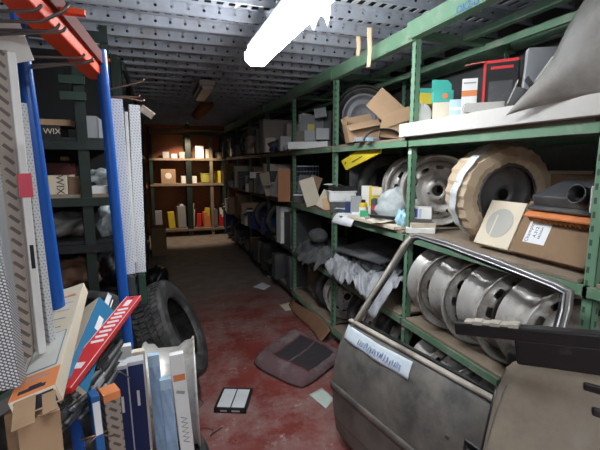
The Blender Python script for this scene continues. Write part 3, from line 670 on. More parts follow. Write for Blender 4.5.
mt, s = at(401, 1.49, ZM); blob('plastic_bag', 'small crumpled pale blue plastic bag squeezed against the post', 'bag', mt, (.035, .035, .06), mat('pale_blue_film', (.35, .6, .72), .25, var=.3, scale=25, bump=.8), 5, .5)
def onshelf(px, x, z, rz=0.): mt, s = at(px, x, z, rz); return mt
sheet('paper_sheet', 'white creased sheet lying over the front edge of the middle shelf', 'paper', onshelf(352, 1.475, ZM, .2), .22, .12, PAPER, 1)
sheet('paper_sheet', 'cream crumpled sheet on the middle shelf before the clear bag', 'paper', onshelf(385, 1.46, ZM+.02, .6), .24, .14, CREAM, 4)
sheet('paper_sheet', 'pale blue edged sheet lying between the white bin and the green box', 'paper', onshelf(347, 1.50, ZM+.03, -.3), .2, .10, LBLUE, 8)
carton('wiper_sleeve', 'long thin black sleeve lying along the shelf edge before the clear bag', 'sleeve', (.22, .035, .02), onshelf(385, 1.455, ZM+.05, -.5), BLACK)
# ---- second bay: black upholstery and foil heaped on the lower shelf
def heap(name, label, cat, x0, x1, y0, y1, zb, hgt, m, seed, over=.12, foldx=7, th=.004, crease=.03):
    def f(u, v):
        y = y0+(y1-y0)*u; x = x0+(x1-x0)*v; p = Vector((u*3+seed, v*3, seed))
        z = zb + hgt*(math.sin(PI*min(1, max(0, v*1.05)))**.5*.55 + .75*max(0, noise.noise(p)+.35)) + .018*math.sin(u*foldx*3+v*7+seed) + .012*noise.noise(p*4) + crease*(.5-abs(noise.noise(Vector((u*5+v*3+seed, v*2-u*2, seed)))*2.2)) + crease*.5*(.5-abs(noise.noise(Vector((u*11-v*6, v*6+seed, 1)))*2.2))
        if v < .22:
            k = (.22-v)/.22; z -= over*k**1.2*(1+.8*noise.noise(Vector((u*5, seed, 0)))); x -= .02*math.sin(u*foldx*4)*k
        return Vector((x, y + .03*math.sin(v*9+seed), z))
    b = M(); b.grid(f, 110, 60); return tag(b.build(name, m, smooth=True, solid=th), label, cat)
FAB = mat('dark_grey_fabric', (.06, .062, .068), .8, dirt=(.15, .15, .15), damt=.3, bump=.2)
SILV = mat('silver_grey_liner', (.30, .31, .33), .38, var=.4, scale=9, bump=1., dirt=(.42, .43, .45), damt=.3, dscale=7)
heap('seat_fabric', 'dark grey padded seat fabric heaped on the lower shelf behind the silvery liner', 'fabric', 1.52, 2.08, 2.3, 3.15, .70, .17, FAB, 2., over=.0)
heap('plastic_liner', 'crumpled silvery grey liner spilling over the front of the lower shelf', 'liner', 1.33, 1.84, 2.20, 3.18, .70, .10, SILV, 5., over=.05, foldx=3, crease=.05)
def slab_(name, label, cat, P4, th, m):
    b = M(); n = (P4[1]-P4[0]).cross(P4[3]-P4[0]).normalized()*th
    b.add(list(P4)+[p-n for p in P4], [(0, 1, 2, 3), (7, 6, 5, 4), (0, 4, 5, 1), (1, 5, 6, 2), (2, 6, 7, 3), (3, 7, 4, 0)]); return tag(b.build(name, m, bevel=th*.3), label, cat)
slab_('seat_fabric', 'flat dark grey upholstered board with a pointed corner atop the silvery liner', 'upholstery', [Vector((1.42, 3.16, .87)), Vector((1.50, 2.50, .89)), Vector((1.90, 2.42, 1.0)), Vector((1.83, 3.0, 1.0))], .018, FAB)
heap('seat_cover', 'dark seat cover with light edge hanging off the third bay lower shelf', 'seat cover', 1.34, 1.9, 3.30, 4.02, .70, .12, FAB, 9., over=.1)
mt, s = at(318, 1.5, .82); blob('headrest', 'dark grey rounded headrest on top of the seat cover by the post', 'headrest', mt, (.10, .07, .075), FAB, 1, .05)
# under it
tyre_at('black tyre under the silvery liner, nearest the viewer of three on the bottom shelf', 1.66, 2.40, .141+.223, -.1, .0, .76, 1)
wheel_at('dull steel wheel set under the silvery liner on the bottom shelf beside the door edge', 1.64, 2.62, .141+.216, -.25, .0, .9)
tyre_at('black tyre under the silvery liner, middle one of three on the bottom shelf', 1.66, 2.84, .141+.223, -.2, .0, .76, 1)
wheel_at('pale steel wheel under the silvery liner on the bottom shelf, just beyond the second post', 1.66, 3.36, .141+.216, -.25, .0, .9)
tyre_at('black tyre on the bottom shelf, in the third bay beyond the pale wheel', 1.66, 3.62, .141+.223, -.1, .0, .76, 1)
# brown cardboard leaning on the rack base
def cb(u, v): return Vector((1.405 - .10*(1-v)*(1-.5*u) + .02*math.sin(u*6), 3.15 + 1.05*u, .012 + .11*v - .04*u*v + .02*math.sin(u*4)*v))
b = M(); b.grid(cb, 20, 6); tag(b.build('cardboard_sheet', KRAFT2 if False else mat('rusty_cardboard', (.25, .13, .075), .8, var=.2), smooth=True, solid=.006), 'long brown cardboard strip leaning against the foot of the rack', 'cardboard')

# ================================================================ CAR DOORS
DG = mat('dusty_grey_paint', (.105, .105, .10), .38, .15, dirt=(.22, .205, .18), damt=.5, dscale=5)
U = Vector((.176, -.984, 0)).normalized(); NW = Vector((-U.y*-1, U.x*-1, 0))
NW = Vector((-.984, -.176, 0)).normalized()
dm = Matrix((NW, U, Vector((0, 0, 1)))).transposed().to_4x4(); dm.translation = Vector((.99, 1.95, 0))
dr = thing('car_door', 'dusty dark grey car door with empty window frame leaning on the rack', 'car door', matrix=dm)
prof = [(.03, .012), (.065, .02), (.088, .08), (.098, .17), (.104, .26), (.104, .36), (.096, .47), (.075, .58), (.045, .66), (.008, .715), (-.02, .722), (-.05, .722), (-.07, .70), (-.075, .5), (-.078, .2), (-.075, .04), (-.04, .012)]
def u0(v): return -.035*math.sin(PI*min(1, v/.72)) + .03*(v < .05)
ust = [0, .012, .03, .2, .4, .6, .8, 1.0, 1.04, 1.06]
b = M(); vs = []; fs = []; n = len(prof)
for i, uu in enumerate(ust):
    for (w_, v) in prof:
        k = (1 if i not in (0, len(ust)-1) else .86); cw = .014
        vs.append((cw+(w_-cw)*k - .02*(uu-.5)**2, u0(v)+uu, v if i not in (0, len(ust)-1) else .36+(v-.36)*.985))
for i in range(len(ust)-1):
    for k in range(n): fs.append((i*n+k, i*n+(k+1) % n, (i+1)*n+(k+1) % n, (i+1)*n+k))
fs += [tuple(range(n-1, -1, -1)), tuple((len(ust)-1)*n+k for k in range(n))]
b.add(vs, fs); o = b.build('door_shell', DG, dr, smooth=True); q = o.modifiers.new('b', 'BEVEL'); q.width = .004; q.segments = 2; q.limit_method = 'ANGLE'; q.angle_limit = .6
def wv(v):
    P_ = prof[:10]
    for i in range(9):
        if P_[i][1] <= v <= P_[i+1][1]: t_ = (v-P_[i][1])/(P_[i+1][1]-P_[i][1]); return P_[i][0]*(1-t_)+P_[i+1][0]*t_
    return .0
def onp(u, v, off=.002): return Vector((wv(v) - .02*(u-u0(v)-.5)**2 + off, u, v))
b = M(); b.grid(lambda a, c: onp(-.03+a*1.05, .33+.045*c, .009-.006*abs(2*c-1)), 30, 4); b.build('rubbing_strip', mat('grey_plastic_strip', (.10, .097, .09), .6, dirt=(.2, .17, .14), damt=.4), dr, smooth=True, solid=.006)
b = M(); b.grid(lambda a, c: onp(.0+a*1.03, .15+.006*c, .001), 30, 1); b.build('pressed_crease', DGREY, dr)
b = M(); b.bb((-.016, .0, .722), (.012, 1.05, .736)); b.build('belt_seal', mat('dusty_beige_seal', (.48, .44, .37), .8, dirt=(.2, .17, .14), damt=.3), dr, bevel=.004)
b = M(); b.bb((-.055, .0, .722), (-.035, 1.05, .732)); b.build('inner_belt_seal', BLACK, dr, bevel=.003)
def slant(u): return u
b = M(); b.grid(lambda a, c: onp(.02+a*.50-.015*(1-c), .708-.07*c-.03*a*(1-a), .004+.002*math.sin(a*14)), 26, 6); pl = b.build('taped_paper', mat('pale_blue_white_paper', (.60, .68, .74), .6, var=.12, scale=30), dr, smooth=True, solid=.001)
# handwriting on the paper
b = M(); random.seed(11)
for k in range(19):
    u_ = .14+k*.0175; v_ = .664+random.uniform(-.004, .004); pts = []
    for j in range(5):
        uu = u_+random.uniform(-.006, .008); vv = v_+(.012 if j % 2 else -.012)+random.uniform(-.004, .004); pts.append(onp(uu, vv, .009))
    b.tube(pts, .0009, 4)
b.build('handwriting', INKB, pl)
fr = [(-.005, .03, .70), (-.10, .05, .84), (-.22, .08, 1.02), (-.305, .10, 1.15), (-.335, .125, 1.20), (-.335, .17, 1.213), (-.30, .40, 1.21), (-.25, .7, 1.19), (-.20, .98, 1.165), (-.19, 1.03, 1.155), (-.165, 1.04, 1.10), (-.10, 1.04, .9), (-.03, 1.035, .72)]
def shift(P_, dw, din):
    c = Vector((-.16, .55, .95)); out = []
    for p in P_:
        p = Vector(p); d = (c-p); d.x = 0; d.normalize(); out.append(p + d*din + Vector((dw, 0, 0)))
    return out
b = M(); b.tube(shift(fr, 0, 0), [.021 if k < 5 else .0145 for k in range(len(fr))], 8); b.build('window_frame', DG, dr, smooth=True)
b = M(); b.tube(shift(fr[1:], .004, .024), .008, 6); b.build('window_seal', BLACK, dr, smooth=True)
b = M(); b.tube(shift(fr[4:], .020, .010), .004, 6); b.build('bright_trim', mat('bright_trim_metal', (.65, .66, .68), .3, .7), dr, smooth=True)
b = M(); b.tube(shift(fr[4:], .014, -.010), .003, 6); b.build('bright_trim', MC['bright_trim_metal'], dr, smooth=True)
b = M(); b.tube(shift(fr[0:5], .018, .004), .010, 6); b.build('pillar_trim', MC['dusty_beige_seal'], dr, smooth=True)
# lock and pull handle
def hit(px, py):
    inv = dm.inverted(); o_ = inv @ CAM; d = (inv.to_3x3() @ ray(px, py)); v = .5
    for _ in range(8):
        t_ = (wv(v)-o_.x)/d.x; p = o_+d*t_; v = min(.72, max(.012, p.z))
    return p
hl = hit(447, 437); hh = hit(470, 448)
b = M(); b.T = Matrix.Translation(hl) @ Matrix.Rotation(PI/2, 4, 'Y'); b.lathe([(0, .004), (.008, .004), (.011, .001), (.011, -.01)], 20); b.build('lock_barrel', STEELD, dr)
b = M(); b.T = Matrix.Translation(hh+Vector((.002, .06, 0))); b.box((0, 0, 0), (.012, .17, .05)); b.build('handle_recess', BLACK, dr, bevel=.012)
b = M(); b.T = Matrix.Translation(hh+Vector((.014, .06, .0))); b.tube([(0, -.07, 0), (.01, -.05, .002), (.014, 0, .003), (.01, .05, .002), (0, .07, 0)], .009, 8); b.build('pull_handle', BLACK, dr, smooth=True)

# second, beige-brown panel in front
BE = mat('dusty_brown_paint', (.14, .108, .075), .5, .0, dirt=(.22, .18, .135), damt=.5, dscale=5, var=.22, scale=3)
TL, TR, BL, BR = Y(499, 358, 1.0), Y(680, 392, .62), Y(476, 452, .90), Y(700, 520, .52)
cp = thing('car_tailgate', 'dusty brown curved car tailgate panel standing in front of the grey door', 'car panel', loc=(.95, .8, 0)); CT = Matrix.Translation((-.95, -.8, 0))
TLz, BLz = TL.z, BL.z
def bp(u, v, off=0.):
    v2 = v*2.4       # v2 = 1 is the row at the lower frame edge, goes on to the ground
    p = (TL*(1-v2)+BL*v2)*(1-u) + (TR*(1-v2)+BR*v2)*u
    nrm = Vector((-.86, -.5, .1))
    k = .035*math.sin(PI*min(1, v*1.1)) - .05*max(0, .12-v)**.9*3 - .05*max(0, .06-u)*4
    p = p + nrm*(k+off)
    p.x += .02*(v2)**2*.4
    p.z -= .09*max(0, 1-u/.16)**2*max(0, 1-v/.12)**1.0
    p.x += .03*max(0, 1-u/.1)**2
    if u < .1 and v < .1:       # rounded shoulder
        pass
    return p
vmax = 1.0
zb = bp(0, 1).z
b = M(); b.T = CT; b.grid(lambda u, v: bp(u + .03*(1-min(1, v*6))**2*(1-u) , v), 30, 30)
b.build('outer_skin', BE, cp, smooth=True, solid=.012)
b = M(); b.T = CT; b.tube([bp(.03, -.012, .0), bp(.3, -.008, 0), bp(.6, -.008, 0), bp(1, -.008, 0)], .013, 8); b.build('rolled_edge', BE, cp, smooth=True)
b = M(); b.T = CT; b.tube([bp(.022, .0, .004), bp(.006, .05, .006), bp(0, .12, .006), bp(-.004, .25, .006), bp(-.004, .5, .006)], .009, 8); b.build('edge_seal', BLACK, cp, smooth=True)
b = M(); b.T = CT; b.grid(lambda a, c: bp(.13-.11*min(1, (a*1.3))**.6+.012*c, .015+.5*a, .008), 24, 1); b.build('pressed_line', DGREY, cp)
b = M(); b.T = CT; b.box(bp(.09, -.03), (.05, .045, .05), Matrix.Rotation(.4, 3, 'Z')); b.build('mounting_tab', BLACK, cp, bevel=.01)
b = M(); b.T = CT; b.box(bp(.575, .05, .012), (.012, .05, .03), Matrix.Rotation(.55, 3, 'Z')); b.build('black_catch', BLACK, cp, bevel=.008)
b = M(); b.T = CT; b.box(bp(.62, .13, .010), (.012, .05, .03), Matrix.Rotation(.55, 3, 'Z')); b.build('black_catch', BLACK, cp, bevel=.008)
# black bumper bar over it
A = Y(456, 327, 1.10); B_ = Y(640, 344, .68)
bm_ = frame(A, B_, (0, 0, 1)); bl = (B_-A).length
bb_ = thing('bumper_beam', 'long black plastic bumper bar lying across the top of the two car panels', 'bumper', matrix=bm_)
b = M(); b.prism([(-.02, -.022), (.03, -.022), (.03, .022), (-.02, .022)], 0, bl); b.build('bar', BLACK, bb_, bevel=.006)
b = M(); b.box((.0, -.06, bl*.68), (.03, .09, bl*.62)); b.build('lower_web', BLACK, bb_, bevel=.01)
b = M()
for k in range(6): b.box((0, .026, .05+k*.028), (.04, .012 if k % 2 else .006, .03))
b.build('serrated_clip', MC['dusty_beige_seal'], bb_)
# ================================================================ FLOOR THINGS
random.seed(21)
# seat cushion
SL, SB, SR, ST = Z(248, 362, .03), Z(303, 388, .03), Z(346, 354, .03), Z(294, 329, .03)
sc0 = (SL+SB+SR+ST)/4; sc0.z = 0
sc_ = thing('seat_cushion', 'maroon and grey car seat backrest lying on the red floor', 'car seat', loc=sc0)
def seat(u, v, dz=0.):
    x = (u-.5)*2; y = (v-.5)*2          # x from the left rounded end to the right end, y from the near to the far long side
    kx = 1-.09*abs(y)**4; ky = 1-.09*abs(x)**5 - .06*max(0, -x)**2
    uu = .5+.5*x*kx; vv = .5+.5*y*ky
    p = (SL*(1-uu)+SB*uu*0 + SR*0)*0
    a = SL*(1-vv)+ST*vv*1.0; c_ = SB*(1-vv)+SR*vv
    p = a*(1-uu)+c_*uu - sc0
    e = max(0, 1-max(abs(x), abs(y))**5)
    z = .025 + .055*e**.45 + .020*math.exp(-((abs(y)-.70)/.17)**2)*e + .018*math.exp(-((x+.75)/.2)**2)*e - .010*math.exp(-((x-.15)/.03)**2)*e + .004*noise.noise(p*14)
    return Vector((p.x, p.y, z+dz))
b = M(); b.grid(seat, 48, 36)
rim = [seat(i/48, 0) for i in range(48)]+[seat(1, j/36) for j in range(36)]+[seat(1-i/48, 1) for i in range(48)]+[seat(0, 1-j/36) for j in range(36)]
nR = len(rim); vs = rim + [Vector((p.x*1.01, p.y*1.01, .016)) for p in rim] + [Vector((p.x*.97, p.y*.97, .002)) for p in rim]
b.add(vs, [(k*nR+i, k*nR+(i+1) % nR, (k+1)*nR+(i+1) % nR, (k+1)*nR+i) for k in range(2) for i in range(nR)])
b.build('cushion_body', mat('dusty_mauve_fabric', (.13, .075, .08), .9, var=.2, scale=60, dirt=(.21, .17, .17), damt=.3, bump=.3), sc_, smooth=True)
for (a0, a1) in ((.30, .56), (.58, .92)):
    b = M(); b.grid(lambda u, v: seat(a0+(a1-a0)*u, .20+.60*v, .003), 24, 20); b.build('striped_inset', brickmat('striped_seat_fabric', (.03, .025, .03), (.12, .075, .08), 14, .5, 4., .5, .25, 0, 'XY', .9), sc_, smooth=True)
for a in (.19, .81):
    b = M(); b.tube([seat(.28+.66*k/20, a, .003) for k in range(21)], .003, 6); b.build('piping', mat('maroon_piping', (.22, .03, .035), .8), sc_, smooth=True)
b = M(); b.tube([seat(.28, .19+.62*k/20, .003) for k in range(21)], .003, 6); b.build('piping', MC['maroon_piping'], sc_, smooth=True)
# air filter on the floor
P4 = [Z(214, 413, .0), Z(246, 414, .0), Z(253, 392.5, .0), Z(223, 391.5, .0)]
c_ = sum(P4, Vector())/4; ux = (P4[1]-P4[0]+P4[2]-P4[3]); an = math.atan2(ux.y, ux.x); W_ = ux.length/2; H_ = ((P4[3]-P4[0]).length+(P4[2]-P4[1]).length)/2
af = thing('air_filter', 'rectangular black framed air filter with white pleats lying on the floor', 'air filter', loc=(c_.x, c_.y, .001), rot=(0, 0, an))
b = M(); fr_ = .016
for (x0, x1, y0, y1) in ((-W_/2, W_/2, -H_/2, -H_/2+fr_), (-W_/2, W_/2, H_/2-fr_, H_/2), (-W_/2, -W_/2+fr_, -H_/2, H_/2), (W_/2-fr_, W_/2, -H_/2, H_/2), (-.003, .003, -H_/2, H_/2)): b.bb((x0, y0, 0), (x1, y1, .034))
b.build('filter_frame', BLACK, af, bevel=.002)
for s in (-1, 1):
    b = M(); n = 26; w2 = W_/2-fr_
    for k in range(n):
        yy = -H_/2+fr_+(H_-2*fr_)*(k+.5)/n; b.bb((s*.004, yy-.0028, .003), (s*w2, yy+.0028, .031))
    b.build('pleated_paper', mat('white_filter_paper', (.72, .74, .76), .8), af)
b = M(); b.bb((-W_*.3, -H_/2-.001, .010), (-W_*.1, -H_/2, .022)); b.bb((W_*.05, -H_/2-.001, .010), (W_*.3, -H_/2, .022)); b.build('moulded_recess', GREYC, af)
def flatpaper(label, P, m=PAPER, amp=.004):
    q = [Z(a, c, .004) for a, c in P]; b = M()
    b.grid(lambda u, v: (q[0]*(1-u)+q[1]*u)*(1-v)+(q[3]*(1-u)+q[2]*u)*v + Vector((0, 0, amp*(noise.noise(Vector((u*3, v*3, P[0][0])))+.5))), 8, 6)
    return tag(b.build('paper_sheet', m, smooth=True, solid=.001), label, 'paper')
flatpaper('pale green white sheet on the floor beside the grey car door', [(309, 395), (322, 388), (334, 399), (326, 409)], mat('pale_green_paper', (.55, .62, .56), .7))
flatpaper('white paper scrap on the floor up the aisle, beyond the seat cushion', [(253, 287), (262, 282), (271, 286), (264, 290)])
flatpaper('smallest white paper scrap, farthest up the aisle by the rack foot', [(267, 276), (272, 273), (276, 276), (270, 278)])
flatpaper('crumpled whitish scrap on the floor near the brown cardboard strip', [(279, 305), (290, 302), (296, 309), (286, 311)], CREAM)
for k, (lb, pts) in enumerate((('thin bent wire loop on the floor left of the air filter', [(193, 402), (198, 398), (204, 402), (199, 408), (193, 405)]), ('longer thin bent wire on the floor at the bottom of the picture', [(196, 432), (205, 427), (214, 430), (210, 436), (222, 427)]))):
    b = M(); b.tube([Z(a, c, .006) for a, c in pts], .003, 6); tag(b.build('wire', WIRE, smooth=True), lb, 'wire')
# ================================================================ LEFT FOREGROUND
TMT = tyre_mesh(.34, .25, .205, blocks=True, nb=60)
ax = Vector((.88, -.20, .43)).normalized(); q = ax.to_track_quat('Z', 'Y').to_matrix().to_4x4(); 
pc_ = Y(169, 333, 2.66); pc_.z = max(.345, pc_.z); q.translation = pc_
o = TMT.build('tyre', RUB, matrix=q); tag(o, 'big black tyre with chunky tread leaning upright beside the aisle at left', 'tyre')
# stack of lying tyres behind
for k in range(5):
    z = .10+k*.183
    m_ = T(-.50+.02*math.sin(k*2.1), 2.12+.02*math.cos(k*1.7), z+.0, k*.9)
    dup(typ, ('black tyre at the bottom of the lying stack under the left rack', 'black tyre second from the bottom of the lying stack at left', 'black tyre in the middle of the lying stack at left', 'black tyre second from the top of the lying stack at left', 'black tyre on top of the lying stack, behind the long leaning boxes')[k], matrix=m_, group='lying tyre stack at left')
# steel wheel edge-on behind the thin boxes, on a lying tyre
dup(typ, 'black tyre lying on the floor under the edge-on steel wheel', matrix=T(-.05, 1.92, .094) @ Matrix.Diagonal((.8, .8, 1, 1)))
ax3 = Vector((1, -.06, .02)).normalized(); q3 = ax3.to_track_quat('Z', 'Y').to_matrix().to_4x4(); q3.translation = Vector((.015, 2.0, .19+.262))
w_o = dup(wp, 'pale grey steel wheel seen edge on behind the thin blue and white boxes', matrix=q3 @ Matrix.Diagonal((1.13, 1.13, 1.35, 1)))
if 'group' in w_o: del w_o['group']
# display stand: blue poles, orange beam, wire hooks
ds = thing('display_stand', 'tall display stand with blue poles, orange-red beam and wire hooks at left', 'display stand', (-.17, 1.6, 0)); DT = Matrix.Translation((.17, -1.6, 0))
def pole(P0, P1, r=.017):
    d = (P1-P0).normalized(); A = P0 + d*((0.0-P0.z)/d.z); b = M(); b.T = DT; b.tube([A, P1], r, 20); b.tube([A, A+d*.03], r*1.5, 20); return b.build('blue_pole', RACKB, ds, smooth=False)
P_top = Y(100.5, 50, 1.62); P_bot = Y(124, 300, 1.62); pole(P_bot, P_top, .0185)
Q_top = Y(15, 0, 1.25); Q_bot = Y(58, 300, 1.25); pole(Q_bot, Q_top + (Q_top-Q_bot)*.12, .0165)
b = M(); b.T = DT; g1 = Y(96, 67, 1.70); g2 = Z(34, 0, g1.z); g3 = g1+(g2-g1)*2.2; Lb = (g3-g1).length; Fm = frame(g1, g3, (0, 0, 1)); b.T = DT @ Fm; b.box((0, -.004, Lb/2), (.055, .08, Lb)); b.build('orange_beam', RACKO, ds, bevel=.004)
b = M(); b.T = DT @ Fm; b.box((.034 if Fm.to_3x3().col[0].x > 0 else -.034, .012, Lb/2), (.012, .04, Lb)); b.build('dark_red_flange', mat('dark_red_enamel', (.13, .02, .012), .8), ds)
k_ = Y(80, 12, 1.3); b = M(); b.T = DT; b.box(Y(72, 12, 1.12), (.055, .02, .012)); b.build('orange_lug', RACKO, ds)
b = M(); b.T = DT; b.tube([Y(100, 60, 1.64), Y(110, 60, 1.64)], .006, 8); b.build('orange_lug', RACKO, ds)
hk = [(.95, [(-40, 11), (33, 11), (38, 9), (42, 5)], WIRE), (.95, [(-40, 20), (40, 22), (55, 15), (64, 11), (68, 4)], WIRE), (1.05, [(-40, 29), (50, 31), (56, 29), (60, 24)], WIRE), (1.05, [(-40, 36), (58, 32), (63, 31), (66, 27)], WIRE),
      (1.22, [(-30, 55), (15, 56), (78, 58), (82, 57), (85, 54)], WIRE), (1.25, [(-30, 66), (18, 66), (85, 62), (92, 60), (93, 58)], WIRE), (1.25, [(-30, 69), (18, 69), (85, 63), (94, 61)], WIRE)]
for (yy, P_, m_) in hk:
    b = M(); b.T = DT; b.tube([Y(a, c, yy) for a, c in P_], .0034, 8); b.build('hook', m_, ds, smooth=True)
for (yy, P_) in ((1.66, [(104, 90), (125, 86), (138, 83), (143, 81), (144, 79)]), (1.68, [(104, 97), (125, 96.5), (138, 97), (140, 95)]), (1.70, [(104, 97), (128, 98), (141, 101), (145, 100)])):
    b = M(); b.T = DT; b.tube([Y(a, c, yy) for a, c in P_], .0028, 8); b.build('hook', COPW, ds, smooth=True)
bk = M(); bk.T = DT; bk.tube([Y(-30, -10, 1.26), Y(16, 340, 1.26)], .006, 8); bk.build('back_wire', WIRE, ds)
# long cartons
def longbox(name, label, pa, ya, pb, yb, wpx, th, m, side=None, roll=0., extra=None, cat='box', group=None):
    A = Y(pa[0], pa[1], ya); B = Y(pb[0], pb[1], yb); mid = (A+B)/2; sd = side or (mid-CAM)
    m_ = frame(A, B, sd) @ Matrix.Rotation(roll, 4, 'Z'); s = (fwd(B))/FPX
    w_ = wpx*s; L_ = (B-A).length
    if A.z < 0: pass
    return carton(name, label, cat, (w_, th, L_), m_, m, extra=extra, group=group)
TP = brickmat('taupe_card_dark_dashes', (.30, .25, .21), (.10, .08, .07), 1., .75, .034, .018, .0058, .5, 'XZ', .6)
WP = brickmat('white_card_grey_dashes', (.80, .83, .87), (.42, .47, .54), 1., .8, .013, .009, .0033, .5, 'XZ', .5)
WD = brickmat('white_card_dots', (.62, .63, .64), (.25, .26, .28), 1., 0., .007, .007, .0024, .5, 'XZ', .5)
MESH = brickmat('white_mesh_print', (.08, .08, .085), (.62, .63, .64), 1., .5, .007, .005, .0011, .5, 'A', .5)
longbox('carton', 'narrow white patterned carton hanging from the copper hooks, next to the blue pole', (129, 274), 1.68, (115.5, 99), 1.68, 12, .02, WP, roll=.25)
longbox('carton', 'narrow white patterned carton hanging from the copper hooks, the rightmost', (140.5, 272), 1.76, (134, 105), 1.76, 10.5, .02, WP, roll=.15)
longbox('carton', 'thinnest pale carton hanging edge-on between the two white patterned cartons', (134.5, 262), 1.72, (126, 112), 1.72, 3, .03, WHITE)
sheet('hanging_tag', 'small cream card hanging crooked at the end of the copper hooks', 'tag', frame(Y(141, 108, 1.72), Y(152, 116, 1.72), (0, -.3, 1)) @ Matrix.Rotation(PI/2, 4, 'Y') @ Matrix.Translation((-.025, 0, 0)), .055, .028, CREAM, 2, .003, 6, 4)
longbox('carton', 'short dark narrow box hanging under the white patterned cartons, left one', (133.5, 303), 1.70, (130, 276), 1.70, 7, .03, DGREY, roll=.2)
longbox('carton', 'short dark green narrow box hanging under the white patterned cartons, right one', (143, 303), 1.77, (141, 274), 1.77, 7, .03, mat('dark_green_card', (.02, .06, .045), .5), roll=.2)
longbox('carton', 'tall taupe carton printed with dark dashes at the left edge', (27, 378), .98, (0, 52), 1.04, 15, .035, TP, roll=-.15)
def redtape(t):
    b = M(); b.bb((-.0125, -.0158, .335), (.0125, -.0151, .385)); b.build('red_tape', mat('pink_red_tape', (.75, .08, .13), .4), t)
    b = M(); b.bb((-.004, -.0162, .185), (.003, -.0151, .235)); b.build('black_catch', BLACK, t)
longbox('carton', 'tall plain white narrow carton with pinkish red tape at left', (41, 352), .96, (10, 54), 1.02, 7.5, .03, WHITE, roll=.2, extra=redtape)
longbox('carton', 'tall white carton with fine dotted print beside the near blue pole', (51, 342), 1.02, (21, 104), 1.06, 6.5, .03, WD, roll=.3)
longbox('carton', 'white fine mesh patterned carton, foremost at the left edge', (10, 385), .80, (-24, 120), .86, 24, .05, MESH, roll=-.25)
mb = thing('carton', 'pale carton jutting in at the upper left under the wire hooks', 'box', matrix=frame(Y(-45, 50, 1.05), Y(20, 42, 1.12), (-.2, -.3, 1)))
b = M(); b.prism([(-.035, -.04), (.035, -.03), (.035, .03), (-.035, .045)], 0, (Y(20, 42, 1.12)-Y(-45, 50, 1.05)).length); b.build('carton_body', WHITE, mb, bevel=.002)
b = M(); b.box((0, 0, (Y(20, 42, 1.12)-Y(-45, 50, 1.05)).length+.001), (.045, .05, .002)); b.build('end_flap', CREAM, mb)
# pile of wiper boxes
A = Y(36, 402, .80); B = Y(73, 292, 1.42)
def white_orange(t):
    L_ = (B-A).length; d = .0185
    b = M(); b.bb((-.0385, -d-.0008, .0), (.0385, -d, .075)); b.bb((.0382, -d, 0), (.039, d, .075)); b.build('orange_band', ORANGE, t)
    b = M(); b.bb((-.030, -d-.001, .085), (.030, -d-.0002, .26)); b.build('blue_outline', mat('steel_blue_print', (.16, .24, .36), .5), t)
    b = M(); b.bb((-.0275, -d-.0014, .089), (.0275, -d-.0008, .256)); b.build('print_window', mat('pale_grey_window', (.62, .62, .58), .5), t)
    b = M(); b.bb((-.02, -d-.0014, .052), (.022, -d-.0008, .058)); b.build('dark_print', GREYC, t)
    b = M(); b.bb((-.02, -d-.0008, L_-.10), (.022, -d-.0001, L_-.085)); b.build('orange_mark', ORANGE, t)
    b = M()
    for k in range(5): b.box((-.005+.004*k, -d-.0006, .30+k*.055), (.035, .0008, .0016), Matrix.Rotation(.35, 3, 'Y'))
    b.build('printed_lines', GREYC, t)
    b = M(); b.bb((-.026, -d-.0012, .012), (.020, -d-.0006, .024)); b.bb((-.010, -d-.0012, .022), (.012, -d-.0006, .030)); b.build('hang_slot', INK, t)
    b = M(); b.bb((-.033, -.013, -.0008), (.033, .014, .0002)); b.build('open_end', INK, t)
    b = M(); b.box((-.012, -.005, -.03), (.035, .002, .06), Matrix.Rotation(.35, 3, 'X')); b.build('end_flap', KRAFT, t)
    b = M(); b.box((.025, .0, -.02), (.022, .002, .04), Matrix.Rotation(.5, 3, 'X')); b.build('end_flap', KRAFT, t)
longbox('wiper_carton', 'long white carton with orange end, open end facing the viewer, on top of the pile', (36, 402), .80, (73, 292), 1.42, 24.5, .037, CREAM, side=(.25, .35, -1), extra=white_orange)
def bluewhite(t):
    bd = t.children[0]; L_ = max(v.co.z for v in bd.data.vertices); W_ = max(v.co.x for v in bd.data.vertices); d = max(v.co.y for v in bd.data.vertices)
    b = M(); b.bb((W_, -d, 0), (W_+.0008, d, L_)); b.build('blue_side', BLUEC2, t)
    b = M()
    for k in range(3): b.bb((W_+.0006, -d*.25, .08+k*.2), (W_+.0014, d*.3, .17+k*.2)); b.bb((W_+.0006, d*.5, .08+k*.2), (W_+.0014, d*.62, .15+k*.2))
    b.build('white_lettering_bar', INKW, t)
BLUEC2 = mat('petrol_blue_card', (.015, .16, .33), .45)
longbox('wiper_carton', 'long white carton with petrol blue side carrying white print, beside the red one', (66, 392), 1.02, (99, 309), 1.50, 17, .07, CREAM, side=(.1, .5, -1), roll=-.55, extra=bluewhite)
def redpack(t):
    bd = t.children[0]; L_ = max(v.co.z for v in bd.data.vertices); W_ = max(v.co.x for v in bd.data.vertices); d = max(v.co.y for v in bd.data.vertices)
    b = M()
    for k in range(8): b.box((0, -d-.0006, L_*.40+k*.030), (W_*1.25, .0008, .014), Matrix.Rotation(-.3, 3, 'Y'))
    b.build('white_print', INKW, t)
    b = M(); b.bb((-W_*.4, -d-.001, L_*.84), (W_*.3, -d-.0002, L_*.93)); b.bb((-W_*.5, -d-.001, L_*.15), (W_*.5, -d-.0002, L_*.2)); b.build('white_panel', INKW, t)
    b = M(); b.bb((-W_*.25, -d-.001, L_*.955), (W_*.25, -d-.0002, L_*.975)); b.build('hang_slot', INK, t)
    b = M()
    for x in (-W_*.97, W_*.93): b.bb((x, -d-.0007, 0), (x+.0015, -d, L_))
    b.build('pale_edge', INKW, t)
